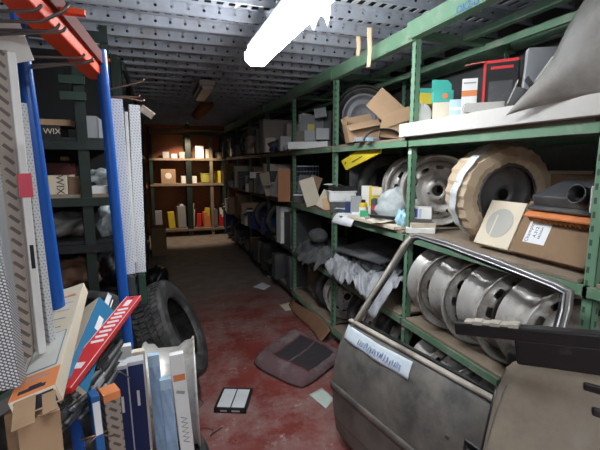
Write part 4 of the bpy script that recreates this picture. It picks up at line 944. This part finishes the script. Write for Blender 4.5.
longbox('wiper_pack', 'long bright red blister pack with white spring-like print', (60, 392), .98, (134, 298), 1.50, 14.5, .016, REDC, side=(.2, .5, -1), extra=redpack)
# bare wiper blades
random.seed(5)
bl_ = [((66, 425), .95, (120, 352), 1.36), ((60, 402), .95, (113, 345), 1.38), ((70, 412), .97, (117, 362), 1.34), ((58, 432), .93, (108, 372), 1.30), ((74, 398), 1.0, (122, 342), 1.40), ((62, 385), .98, (110, 356), 1.37), ((80, 420), 1.0, (116, 372), 1.33), ((55, 415), .92, (100, 362), 1.33)]
pos = ['topmost, nearest the red pack', 'second from the top', 'lying over the navy cartons', 'lowest of the bundle', 'with its tip beside the white carton ends', 'thin one close to the blue carton', 'short one near the orange topped carton', 'leftmost under the white carton']
for k, (pa, ya, pb, yb) in enumerate(bl_):
    A_ = Y(pa[0], pa[1], ya); B2 = Y(pb[0], pb[1], yb); m_ = frame(A_, B2, (.2, .4, -1)); L_ = (B2-A_).length
    t = thing('windscreen_wiper', 'bare black wiper blade in the bundle, '+pos[k], 'wiper blade', matrix=m_, group='bare wiper blades in the pile')
    b = M(); b.tube([(0, .008*math.sin(PI*j/14)-.004, L_*j/14) for j in range(15)], [.0045+.0025*math.sin(PI*j/14) for j in range(15)], 4, flat=1.2); b.build('spine', (mat('mid_grey_plastic', (.13, .135, .145), .4, dirt=(.22, .21, .2), damt=.3), DGREY)[k % 2], t, smooth=True)
    b = M(); b.tube([(.006, .006+.008*math.sin(PI*j/14)-.004, L_*j/14) for j in range(15)], .0028, 4); b.build('rubber_edge', RUB, t)
    b = M(); b.box((0, .003, L_*.5), (.016, .022, .055)); b.box((0, -.004, L_*.5), (.012, .014, .09)); b.build('clip', (BLACK, GREYC)[k % 3 == 0], t, bevel=.004)
# standing cartons
def vtext(txt, size, col=INKW, zf=.8):
    def f(t):
        bd = t.children[0]; L_ = max(v.co.z for v in bd.data.vertices); d = max(v.co.y for v in bd.data.vertices)
        lettering(txt, size, col, t, on_face(0, L_*zf, -d-.0008, PI/2))
    return f
def navy(t):
    bd = t.children[0]; L_ = max(v.co.z for v in bd.data.vertices); W_ = max(v.co.x for v in bd.data.vertices); d = max(v.co.y for v in bd.data.vertices)
    b = M(); b.bb((-W_-.0008, -d-.0008, 0), (-W_+.004, -d, L_)); b.bb((W_-.003, -d-.0008, 0), (W_+.0008, -d, L_)); b.bb((-W_, -d, L_), (W_, d, L_+.012)); b.build('silver_edge', mat('silver_print', (.55, .56, .58), .4), t)
    b = M()
    for k in range(2): b.bb((-W_*.1, -d-.0012, L_*(.84-k*.26)), (W_*.22, -d-.0004, L_*(.90-k*.26)))
    b.build('white_lettering_bar', INKW, t)
def stand(label, pxt, pyt, y, wpx, th, m, roll=0., lean_=0., extra=None, name='carton', gy=None):
    B2 = Y(pxt, pyt, y); A_ = Vector((B2.x+lean_, y + (gy or 0), 0.002)); s = fwd(B2)/FPX
    sd = Vector((B2.x, B2.y, 0)); m_ = frame(A_, B2, sd) @ Matrix.Rotation(roll, 4, 'Z')
    return carton(name, label, 'box', (wpx*s, th, (B2-A_).length), m_, m, extra=extra)
stand('tall navy carton with silver edges, left one of the pair', 119, 367, 1.36, 15, .045, NAVY, extra=navy, lean_=.02)
stand('tall navy carton with silver edges, right one of the pair', 135, 362, 1.40, 16, .045, NAVY, extra=navy, lean_=.02)
stand('white ended carton standing behind the navy pair, the taller one', 124, 345, 1.50, 13, .03, WHITE, lean_=.02)
stand('white ended carton standing behind the navy pair, the lower one', 138, 350, 1.51, 12, .03, CREAM, lean_=.02)
stand('taupe dashed carton with an orange top, foremost of the standing boxes', 109, 390, 1.08, 15, .045, TP, roll=.25, lean_=.03, extra=lambda t: [M().bb((-max(v.co.x for v in t.children[0].data.vertices)-.001, -.0237, max(v.co.z for v in t.children[0].data.vertices)-.018), (max(v.co.x for v in t.children[0].data.vertices)+.001, .0237, max(v.co.z for v in t.children[0].data.vertices)+.002)).build('orange_lid', ORANGE, t)])
stand('narrow blue carton with a white label left of the taupe dashed carton', 93, 393, 1.04, 8, .04, BLUEC, roll=.2, lean_=.03, extra=patch(PAPER, .1, .9, .90, .985))
def plast(t):
    bd = t.children[0]; L_ = max(v.co.z for v in bd.data.vertices); W_ = max(v.co.x for v in bd.data.vertices); d = max(v.co.y for v in bd.data.vertices)
    b = M(); b.grid(lambda u, v: Vector((-W_*.9+1.8*W_*u, -d-.002-.002*math.sin(u*9+v*30), L_*(.25+.7*v))), 8, 30); b.build('glossy_window', mat('bluish_gloss_print', (.33, .48, .72), .15, var=.5, scale=14), t, smooth=True)
stand('thin pale blue glossy carton before the edge-on wheel, the taller one', 153, 354, 1.52, 11, .025, LBLUE, lean_=.03, extra=plast)
stand('thin pale blue glossy carton before the edge-on wheel, the shorter one', 165, 378, 1.50, 11, .025, LBLUE, lean_=.04, extra=plast)
def worange(t):
    bd = t.children[0]; L_ = max(v.co.z for v in bd.data.vertices); W_ = max(v.co.x for v in bd.data.vertices); d = max(v.co.y for v in bd.data.vertices)
    b = M(); b.bb((-W_*.8, -d-.0008, L_*.875), (W_*.9, -d, L_*.905)); b.build('orange_mark', ORANGE, t)
    b = M(); b.box((0, -d-.0004, L_*.82), (W_*1.2, .0008, .012), Matrix.Rotation(.3, 3, 'Y')); b.build('grey_emblem', GREYC, t)
    b = M(); pts = [(W_*(.5 if k % 2 else -.4), -d-.001, L_*(.70-.012*k)) for k in range(12)]; b.tube(pts, .0012, 4); b.build('pen_scribble', INK, t)
stand('thin white carton with a small orange mark and scribbles, nearest the aisle', 176, 353, 1.54, 13.5, .03, WHITE, lean_=.055, extra=worange)
# supports at the bottom left
P0 = Y(36, 420, .86)
stand('brown carton standing below the orange ended carton at the bottom left', 37, 411, .88, 36, .05, KRAFT, roll=.1)
longbox('carton', 'grey carton with a green label lying at the bottom left', (-30, 425), .92, (32, 385), 1.12, 12, .03, GREYC, side=(.2, .4, -1), extra=patch(mat('muted_green_label', (.18, .33, .24), .6), .1, .9, .35, .6))
stand('tall dim brown carton standing behind the foremost boxes at the bottom left', 22, 400, 1.05, 30, .10, KRAFT2)
for k, (a, c) in enumerate((((85, 448), (108, 430)), ((80, 440), (112, 436)), ((110, 372), (130, 378)))):
    b = M(); b.tube([Y(a[0], a[1], 1.02 if k < 2 else 1.33), Y((a[0]+c[0])/2, (a[1]+c[1])/2-3, 1.02 if k < 2 else 1.33), Y(c[0], c[1], 1.04 if k < 2 else 1.34)], .0025, 6); tag(b.build('wire', COPW if k < 2 else WIRE, smooth=True), ('bent copper wire poking out at the bottom left, upper one', 'bent copper wire poking out at the bottom left, lower one', 'thin wire bent across the tops of the navy cartons')[k], 'wire')
# ================================================================ OVERHEAD THINGS
for k, (px, p0, p1, m_) in enumerate(((359, 27, 56, 'a'), (370, 27, 67, 'b'))):
    T0 = X(px, p0, 1.36); T1 = X(px-1, p1, 1.365)
    b = M(); b.grid(lambda u, v: T0*(1-v)+T1*v + Vector(((u-.5)*(.028-.010*v), .006*math.sin(v*7+k)-(u-.5)*.02, 0)), 3, 14)
    tag(b.build('tape_strip', mat('yellowed_tape', (.68, .52, .33), .55), smooth=True, solid=.0015), ('yellowed tape strip hanging from the deck before the top beam, shorter left one', 'yellowed tape strip hanging before the top beam, longer right one')[k], 'tape')
b = M()
def torn(u, v):
    p = Y(312+20*u, -8, 1.62); q = Y(309+18*u, 24+8*math.sin(u*7), 1.60); r = p*(1-v)+q*v; return r + Vector((0, .012*math.sin(u*8+v*4), 0))
b.grid(torn, 14, 14); tag(b.build('torn_paper', WHITE, smooth=True, solid=.001), 'torn white paper hanging beside the lit fluorescent fitting', 'paper')
pf = Z(206, 84, 2.385); pf2 = Z(201, 97, 2.385)
t = thing('fluorescent_light', 'small unlit grey fluorescent fitting under the deck halfway down the aisle', 'ceiling light', ((pf.x+pf2.x)/2, (pf.y+pf2.y)/2, 2.40)); L_ = min(1.2, abs(pf.y-pf2.y))
b = M(); b.box((0, 0, .0), (.16, L_, .06)); b.build('housing', mat('unlit_fitting', (.38, .33, .3), .6), t, bevel=.005)
b = M(); b.T = Matrix.Rotation(PI/2, 4, 'X'); b.prism([(-.06, -.03), (-.05, -.06), (.05, -.06), (.06, -.03)], -L_/2+.01, L_/2-.01); b.build('diffuser', mat('dusty_unlit_diffuser', (.45, .42, .4), .4), t)
A_ = Y(196, 116, 6.3); B2 = Y(208, 103, 6.0); b = M(); b.tube([A_, (A_+B2)/2, B2], [.07, .08, .09], 16); 
t = thing('rolled_cardboard', 'orange brown cardboard roll hanging under the deck near the back shelves', 'cardboard roll', loc=A_); b.T = Matrix()
b.v = [v-A_ for v in b.v]; b.build('roll', mat('orange_brown_board', (.42, .16, .07), .7), t, smooth=True)
b = M(); b.tube([B2-A_, B2-A_+Vector((0, .0, ZC-B2.z-.0))], .004, 6); b.build('hanging_string', WIRE, t)
def drape(u, v): 
    x = -.12+1.62*u; return Vector((x, 9.16 + .10*v, 2.335 + .10*math.sin(PI*v)*.6 - .10*(1-v)*(.55+.45*math.sin(u*5+.6)) + .035*math.sin(u*4)))
b = M(); b.grid(drape, 30, 8); tag(b.build('cardboard_sheet', mat('dull_brown_board', (.27, .17, .11), .8, var=.25), smooth=True, solid=.008), 'long sagging brown cardboard sheet along the top of the back shelves', 'cardboard')
# ================================================================ BACK SHELVES, LEFT RACK AND DEEPER BAYS
random.seed(99)
def bx_(name, label, cat, x, y, z, w_, d_, h_, m, rz=0., ry=0., extra=None, **k): return carton(name, label, cat, (w_, d_, h_), T(x, y, z, rz, 0, ry), m, extra=extra, **k)
def ex(px, pxr, z, y=9.38):      # x range on the back shelf for two pixel columns
    a = Y(px, 165, y).x; c = Y(pxr, 165, y).x; return (a+c)/2, c-a
BY = 9.55; SC = .0228
ORK = mat('orange_kraft', (.36, .19, .09), .8)
back = [ # px0, px1, h px, shelf z, material, label
 (163, 170, 6, 1.75, GREYC, 'small grey box at the left of the top back shelf'),
 (172, 178, 4, 1.75, WHITE, 'small low white box second from the left on the top back shelf'),
 (180, 186, 6, 1.75, GREYC, 'small dull box in the middle left of the top back shelf'),
 (196, 205, 12, 1.75, WHITE, 'white tilted box, tallest on the top back shelf'),
 (206, 213, 9, 1.75, CREAM, 'cream box right of the tilted white box on the top back shelf'),
 (216, 224, 6, 1.75, CREAM, 'pale low box at the right of the top back shelf'),
 (160, 176, 14, 1.19, KRAFT, 'brown carton with a white oval label on the middle back shelf'),
 (180, 197, 7, 1.19, WHITE, 'long flat white box on the middle back shelf'),
 (215, 221, 12, 1.19, YELL, 'yellow box right of the green tub on the middle back shelf'),
 (222, 228, 17, 1.19, GREYC, 'grey stacked box at the right of the middle back shelf'),
 (152, 160, 13, .17, GREYC, 'grey carton at the far left of the bottom back shelf'),
 (166, 173, 12, .17, YELL, 'small yellow topped box on the bottom back shelf, left group'),
 (175, 184, 16, .17, GREYC, 'grey tilted box on the bottom back shelf beside the yellow topped box'),
 (186, 193, 13, .17, CREAM, 'cream box with dark ends in the middle of the bottom back shelf'),
 (195, 200, 10, .17, REDC, 'small red box on the bottom back shelf'),
 (202, 209, 11, .17, ORANGE, 'orange box on the bottom back shelf'),
 (211, 216, 13, .17, WHITE, 'white narrow box on the bottom back shelf right of the orange box'),
 (217, 223, 9, .17, REDC, 'red and white box near the right of the bottom back shelf'),
 (226, 232, 14, .17, WHITE, 'white crumpled box at the right of the bottom back shelf'),
 (236, 243, 8, .17, YELL, 'yellow box at the far right of the bottom back shelf'),
 (177, 181, 10, .40, WHITE, 'white box tilted on top of the pile on the bottom back shelf'),
 (188, 192, 8, .47, CREAM, 'cream box perched on the cream box with dark ends at the back'),
 (203, 208, 6, .42, YELL, 'small yellow box perched on the orange box at the back'),
 (219, 224, 7, .38, WHITE, 'small white box perched on the red and white box at the back'),
 (228, 232, 6, .60, GREYC, 'small grey box perched on the white crumpled box at the back'),
 (232, 238, 8, 1.19, CREAM, 'cream box in the right column of the middle back shelf'),
 (230, 238, 8, 1.75, CREAM, 'cream folded box in the right column of the top back shelf'),
]
for i, (a, c, h, z, m_, lb) in enumerate(back):
    x, w_ = ex(a, c, z); ev = None
    if 'oval' in lb: ev = lambda t: (lambda b: (setattr(b, 'T', Matrix.Translation((0, -.096, .17)) @ Matrix.Rotation(PI/2, 4, 'X')), b.lathe([(0, 0), (.07, 0), (.07, .002), (0, .002)], 24), b.build('oval_label', PAPER, t)))(M())
    bx_('carton', lb, 'box', x, BY-.03, z+.001+(w_*.06 if z < .5 else 0), w_*.92, .19, h*SC*(1.35 if z < .5 else 1), m_, rz=random.uniform(-.2, .2) if z < .5 else random.uniform(-.12, .12), extra=ev, ry=random.uniform(-.12, .12) if z < .5 else 0)
def jar(name, label, cat, x, y, z, r, h, m, cap, ry=0.):
    t = thing(name, label, cat, matrix=T(x, y, z, 0, 0, ry)); b = M(); b.lathe([(r*.9, 0), (r, .01), (r, h*.75), (r*.5, h*.9), (r*.45, h)], 18); b.build('vessel', m, t, smooth=False)
    b = M(); b.lathe([(r*.5, h), (r*.5, h*1.1), (0, h*1.1)], 14); b.build('cap', cap, t); return t
x, _ = ex(201, 212, 1.19); tb = thing('plastic_tub', 'yellow green plastic tub on the middle back shelf', 'tub', loc=(x, BY-.04, 1.191)); b = M(); b.lathe([(.10, 0), (.125, .02), (.13, .2), (.138, .205), (.138, .22), (.125, .22), (.118, .03), (0, .03)], 24, cap=False); b.build('tub_body', mat('yellow_green_plastic', (.42, .42, .08), .5), tb); b = M(); b.tube([(-.13, 0, .21), (-.1, 0, .27), (0, 0, .30), (.1, 0, .27), (.13, 0, .21)], .005, 6); b.build('tub_handle', WIRE, tb)
x, _ = ex(240, 243, .9); jar('bottle', 'white bottle standing high in the right column of the back shelves', 'bottle', 1.72, BY-.05, 1.191, .05, .2, WHITE, CREAM)
x, _ = ex(189, 193, 1.75); jar('bottle', 'dark bottle on the top back shelf left of the tilted white box', 'bottle', x, BY-.05, 1.751, .05, .18, DGREY, BLACK)
jar('fire_extinguisher', 'red fire extinguisher shaped cylinder on the end of the left aisle rack', 'cylinder', -.33, 8.1, 1.186, .08, .42, REDC, BLACK)
# plain coloured cladding boards behind the right column
b = M(); b.bb((1.48, 9.722, 1.2), (1.98, 9.745, 2.2)); tag(b.build('backing_board', mat('bright_orange_board', (.5, .2, .07), .7)), 'bright orange brown board behind the right column of the back shelves', 'board')

# ---- left cross rack, contents seen between the blue poles
def lb_(name, label, px0, px1, hpx, z, m, y=2.72, d=.25, extra=None, rz=0., ry=0.):
    py = 165-(z-1.6)*170; a = Y(px0, py, y).x; c = Y(px1, py, y).x; s = .00585
    return bx_(name, label, 'box', (a+c)/2, y+d/2+.01, z+.001, c-a, d, hpx*s, m, rz=rz, ry=ry, extra=extra)
def wix(t):
    bd = t.children[0]; W_ = max(v.co.x for v in bd.data.vertices); d = max(v.co.y for v in bd.data.vertices); h = max(v.co.z for v in bd.data.vertices)
    b = M(); b.bb((-W_-.0008, -d-.0008, 0), (-W_*.35, -d, h+.0008)); b.build('yellow_panel', YELL, t)
    lettering('WIX', .058, INK, t, on_face(W_*.42, h*.52, -d-.0012, -PI/2+.0))
lb_('carton', 'cream and yellow carton printed WIX on the left rack shelf', 41, 68, 19, 1.425, CREAM, extra=wix)
lb_('carton', 'plain brown carton right of the cream and yellow printed carton', 69, 79, 17, 1.425, KRAFT2)
lb_('carton', 'dark red carton behind the cream and yellow printed carton', 40, 72, 32, 1.425, mat('dark_red_card', (.09, .015, .012), .6), y=3.0, d=.2)
lb_('carton', 'white flat carton right of the green upright on the left rack', 92, 108, 8, 1.425, WHITE)
mt = T(-.33, 2.83, 1.475); blob('plastic_bag', 'crumpled clear bag on the white flat carton in the left rack', 'bag', mt, (.07, .07, .05), MC['milky_film'], 7, .6)
def wix2(t):
    bd = t.children[0]; d = max(v.co.y for v in bd.data.vertices); h = max(v.co.z for v in bd.data.vertices); W_ = max(v.co.x for v in bd.data.vertices)
    lettering('WIX', .045, CREAM, t, on_face(W_*.4, h*.5, -d-.0012))
lb_('carton', 'black carton with pale WIX print on the upper left rack shelf', 34, 60, 11, 1.76, BLACK, extra=wix2)
lb_('carton', 'flat orange brown carton lying above the black printed carton', 38, 71, 6, 1.76+.068, KRAFT, y=2.73)
lb_('carton', 'dark grey carton right of the green upright on the upper left rack shelf', 86, 98, 22, 1.76, GREYC)
lb_('carton', 'small pinkish carton on the left rack beneath the upper shelf', 60, 66, 4, 1.76-.33+.20, KRAFT, y=3.05, d=.1)
blob('motor_part', 'dark lumpy motor part on the third left rack shelf, left of the upright', 'motor part', T(-.60, 2.9, 1.141), (.16, .12, .08), STEELD, 3, .5)
blob('plastic_bag', 'whitish crumpled bag on the third left rack shelf, right of the upright', 'bag', T(-.30, 2.85, 1.141), (.075, .09, .10), MC['milky_film'], 9, .6)
blob('motor_part', 'brown dusty motor part on the fourth left rack shelf', 'motor part', T(-.55, 2.9, .801), (.18, .13, .09), mat('rusty_brown', (.14, .07, .045), .8), 4, .5)
blob('motor_part', 'dark motor part on the fourth left rack shelf near its right end', 'motor part', T(-.30, 2.9, .801), (.09, .12, .11), BLACK, 14, .5)
bx_('carton', 'dark carton on the lowest left rack shelf', 'box', -.6, 2.95, .351, .3, .3, .22, DGREY)
bx_('carton', 'wide dim carton at the far left of the third rack shelf', 'box', -1.1, 2.95, 1.141, .4, .3, .2, KRAFT2)
bx_('carton', 'wide dark carton at the far left of the upper rack shelf', 'box', -1.05, 2.95, 1.761, .4, .3, .24, DGREY)

# ---- generic clutter of the deeper bays
cols = [(KRAFT2, 'dark brown'), (KRAFT, 'brown'), (GREYC, 'grey'), (BLACK, 'black'), (DGREY, 'charcoal'), (WHITE, 'white'), (CREAM, 'cream'), (NAVY, 'dark blue'), (TAUPE, 'taupe')]
wts = [3.5, 2, 3, 4, 4, 1., 1., 2, 2]
oc = can('canister', 'proto', 'canister', 300, 1.6, .07, .2, GREYC); bpy.data.objects.remove(oc.children[0]); 
for c in list(oc.children): bpy.data.objects.remove(c)
bpy.data.objects.remove(oc)
ordn = ['first', 'second', 'third', 'fourth', 'fifth', 'sixth', 'seventh', 'eighth', 'ninth', 'tenth']
lev = ['bottom', 'lower', 'middle', 'upper']
def ribbed(mt, L_, r, m, name, label, cat):
    b = M(); pts = []; rs = []; n = 14
    for k in range(n+1): pts.append((-.0+.04*math.sin(k*.5), (k/n-.5)*L_, r)); rs.append(r if k % 2 else r*.8)
    b.tube(pts, rs, 10); return tag(b.build(name, m, matrix=mt, smooth=True), label, cat)
def clutter(x0, ya, yb, z, hmax, depth, side, where, start=0, dens=1., maxn=9, dark=False, pale=0):
    y = ya; n = start
    while y < yb-.1 and n < maxn:
        w_ = random.uniform(.12, .30); w_ = min(w_, yb-y); 
        if w_ < .08: break
        c, cn = random.choices(cols, wts)[0]
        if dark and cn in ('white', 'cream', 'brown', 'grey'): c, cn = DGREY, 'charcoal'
        if pale and random.random() < pale: c, cn = random.choice([(WHITE, 'white'), (GREYC, 'grey'), (CREAM, 'cream')])
        k = random.random(); yc_ = y+w_/2; xo = x0+side*(depth/2+random.uniform(0, .10)); h = random.uniform(.5, 1)*hmax; tail = 'in the %s, %s along' % (where, ordn[n])
        if k < .52:
            d = depth*random.uniform(.6, .95)
            if random.random() < .22: open_carton('open_carton', 'open %s carton %s' % (cn, tail), 'box', (d, w_*.8, h*.6), T(xo, yc_, z+.001, random.uniform(-.1, .1)), c, (2.3, 2.0, None, None))
            else: bx_('carton', 'closed %s carton %s' % (cn, tail), 'box', xo, yc_, z+.001, d, w_*.9, h, c, rz=random.uniform(-.09, .09), seam=(CREAM if cn in ('brown', 'dark brown') else None))
        elif k < .62:
            r = min(w_*.42, .1); jar('canister', '%s capped canister %s' % (cn, tail), 'canister', x0+side*(r+.03), yc_, z+.001, r, min(hmax*.8, r*2.6), c, BLACK)
        elif k < .74 and hmax > .35:
            s_ = min(1., hmax/.58); dup(typ, 'black tyre standing on edge %s' % tail, matrix=T(x0+side*.31, yc_, z+.002+.292*.95*s_, random.uniform(-.15, .15)) @ Matrix.Rotation(PI/2, 4, 'X') @ Matrix.Diagonal((s_*.95, s_*.95, s_*.8, 1)))
        elif k < .88:
            blob('parts_bag', '%s lumpy parts bag %s' % (cn, tail), 'bag', T(xo, yc_, z+.001, random.random()*3), (depth*.32, w_*.36, min(.13, h*.35)), c, n*3.3+z*7+y, .35, 20)
        else:
            ribbed(T(x0+side*.12, yc_+.05, z+.001, random.uniform(-.4, .4)), min(.45, w_*1.6), .045, c, 'ribbed_hose', '%s ribbed hose piece %s' % (cn, tail), 'hose')
        y += w_*random.uniform(.98, 1.06)/dens; n += 1
bayn = {3: 'third', 4: 'fourth', 5: 'fifth', 6: 'sixth', 7: 'seventh'}
# third bay: hand placed
def hb(label, px, x, z, wpx, hpx, d, m, rz=0., ry=0., **k): return pc('carton', label, 'box', px, wpx, hpx, d, x, z, m, rz=rz, ry=ry, **k)
Z3b = 1.766
hb('long white flat box along the front of the third bay upper shelf', 309, 1.50, Z3b, 42, 7, .10, WHITE, rz=-.35)
hb('pale grey carton on the long white box, nearest the second post', 322, 1.58, Z3b+.085, 13, 11, .10, mat('light_grey_card', (.45, .46, .47), .7), rz=.1)
hb('pale grey carton on the long white box, middle one', 311, 1.58, Z3b+.09, 12, 10, .10, MC['light_grey_card'], rz=-.1)
hb('pale grey carton on the long white box, farthest left', 300, 1.58, Z3b+.095, 12, 11, .10, TAUPE, rz=.05)
hb('grey upright carton with a yellow triangle patch over the third bay', 312, 1.72, Z3b, 22, 34, .14, GREYC, extra=patch(YELL, .3, .6, .55, .75))
hb('white edged carton left of the yellow patched one', 303, 1.75, Z3b, 9, 36, .1, WHITE, rz=.1)
hb('dark carton at the top of the third bay by the second post', 324, 1.85, Z3b, 14, 38, .12, DGREY)
hb('pale grey box with ragged lid at the start of the fourth bay upper shelf', 285, 1.44, Z3b, 11, 14, .12, MC['light_grey_card'], rz=.2)
hb('cream box left of the ragged pale grey box on the fourth bay upper shelf', 271, 1.42, Z3b, 10, 14, .12, CREAM, rz=-.1)
hb('small white box on the fourth bay middle shelf edge', 256, 1.40, ZM+.22, 12, 6, .12, WHITE)
hb('charcoal carton carrying the small white box, fourth bay middle shelf', 257, 1.46, ZM, 16, 12, .2, DGREY)
hb('small cream carton tipped on top of the grey cartons, third bay upper shelf', 306, 1.66, Z3b+.30, 12, 10, .1, CREAM, ry=.2)
hb('small grey carton topmost in the third bay upper shelf, near the second post', 321, 1.72, Z3b+.345, 12, 9, .1, MC['light_grey_card'], ry=-.15)
hb('taupe carton over the cream and grey ones, fourth bay upper shelf', 291, 1.52, Z3b+.17, 12, 12, .14, TAUPE, rz=.3)
wc = thing('wire_basket', 'blue grey wire basket on the third bay middle shelf', 'basket'); mt, s = at(307, 1.64, ZM+.10, .1); wc.matrix_world = mt
b = M(); W_, H_, D_ = .24, .30, .2
for k in range(8): x = -W_/2+W_*k/7; b.tube([(x, -D_/2, 0), (x, -D_/2, H_)], .003, 5); b.tube([(x, D_/2, 0), (x, D_/2, H_)], .003, 5)
for k in range(6): z = H_*k/5; b.tube([(-W_/2, -D_/2, z), (W_/2, -D_/2, z), (W_/2, D_/2, z), (-W_/2, D_/2, z)], .003, 5, closed=True)
b.build('wire_mesh', mat('blue_grey_wire', (.2, .24, .3), .4, .3), wc)
b = M(); b.tube([(-W_/2, -D_/2, H_), (W_/2, -D_/2, H_), (W_/2, D_/2, H_), (-W_/2, D_/2, H_)], .007, 6, closed=True); b.build('basket_rim', ZINC, wc)
hb('dark carton under the blue grey wire basket', 306, 1.58, ZM, 24, 8.5, .22, DGREY, extra=patch(WHITE, 0, 1, .8, 1))
hb('tall orange brown carton on the middle shelf beside the third post', 285, 1.375, ZM+.0, 12, 32, .12, mat('orange_brown_carton', (.45, .2, .1), .75), rz=-.15)
for i, (px, x, w_, h_, ry, m_, lb) in enumerate(((308, 1.56, 12, 27, .35, KRAFT, 'brown card offcut leaning right on the third bay middle shelf'), (314, 1.47, 15, 28, -.3, CREAM, 'cream card offcut leaning left before the second post'), (321, 1.44, 13, 18, .5, CREAM, 'cream card offcut lying steeply by the second post'), (329, 1.46, 9, 12, -.2, mat('light_orange_card', (.62, .38, .2), .7), 'pale orange card piece right before the second post'), (302, 1.58, 11, 25, .1, TAUPE, 'taupe card offcut at the back of the third bay middle shelf'), (276, 1.42, 11, 32, .3, TAUPE, 'taupe crumpled card left of the tall orange brown carton'), (271, 1.43, 10, 24, -.3, mat('light_tan_card', (.45, .37, .28), .8), 'light tan crumpled card at the left of the tall orange brown carton'))):
    mt, s = at(px, x, ZM+.012, 0, 0, ry); tag(M().box((0, 0, h_*s/2), (w_*s, .012, h_*s)).build('card_offcut', m_, matrix=mt @ Matrix.Rotation(-.2, 4, 'X'), bevel=.003), lb, 'card')
hb('small dark carton at the end of the fourth bay middle shelf', 258, 1.50, ZM, 9, 12, .1, KRAFT2)
clutter(XF+.03, 3.30, 4.30, ZM, .30, .3, 1, 'at the back of the third bay middle shelf', maxn=0)
clutter(XF+.06, 3.95, 4.32, .142, .42, .5, 1, 'third right bay, bottom shelf')
for bay in (4, 5, 6, 7):
    y0, y1 = YS[bay]+.05, YS[bay+1]-.045
    for li, z in enumerate(LV):
        hm = (.42, .46, .46, .44)[li]
        if bay == 4 and li >= 2: y0 = 5.0
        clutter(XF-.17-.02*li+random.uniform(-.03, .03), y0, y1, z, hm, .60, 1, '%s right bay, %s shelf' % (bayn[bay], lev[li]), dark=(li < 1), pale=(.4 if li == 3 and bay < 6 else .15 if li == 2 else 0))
# spill over the top of deeper bays: bundles under the beam
for k, (y, m_, lb) in enumerate(((4.6, GREYC, 'grey'), (5.1, NAVY, 'dark blue'), (5.8, DGREY, 'charcoal'), (6.3, TAUPE, 'taupe'))):
    ribbed(T(1.42, y, Z3b+.30 if False else Z3b+.001, -.25), .5, .03, m_, 'ribbed_hose', '%s hose end sticking out over the aisle from the upper shelf' % lb, 'hose') if k < 2 else None
# left aisle rack
for i in range(4):
    for li, z in enumerate(LV):
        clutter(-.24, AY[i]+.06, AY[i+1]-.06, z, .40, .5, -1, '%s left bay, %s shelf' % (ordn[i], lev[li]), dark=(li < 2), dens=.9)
# things on the floor at the foot of the left aisle rack
bx_('carton', 'dark low carton on the floor against the left aisle rack', 'box', -.05, 4.0, .001, .22, .4, .3, DGREY, rz=.1)
blob('parts_bag', 'black lumpy bag on the floor against the left aisle rack', 'bag', T(-.06, 5.1, .001), (.12, .3, .18), BLACK, 22, .35)
bx_('carton', 'dark brown carton on the floor at the far end of the left aisle rack', 'box', -.04, 7.6, .001, .25, .4, .5, KRAFT2, rz=.05)
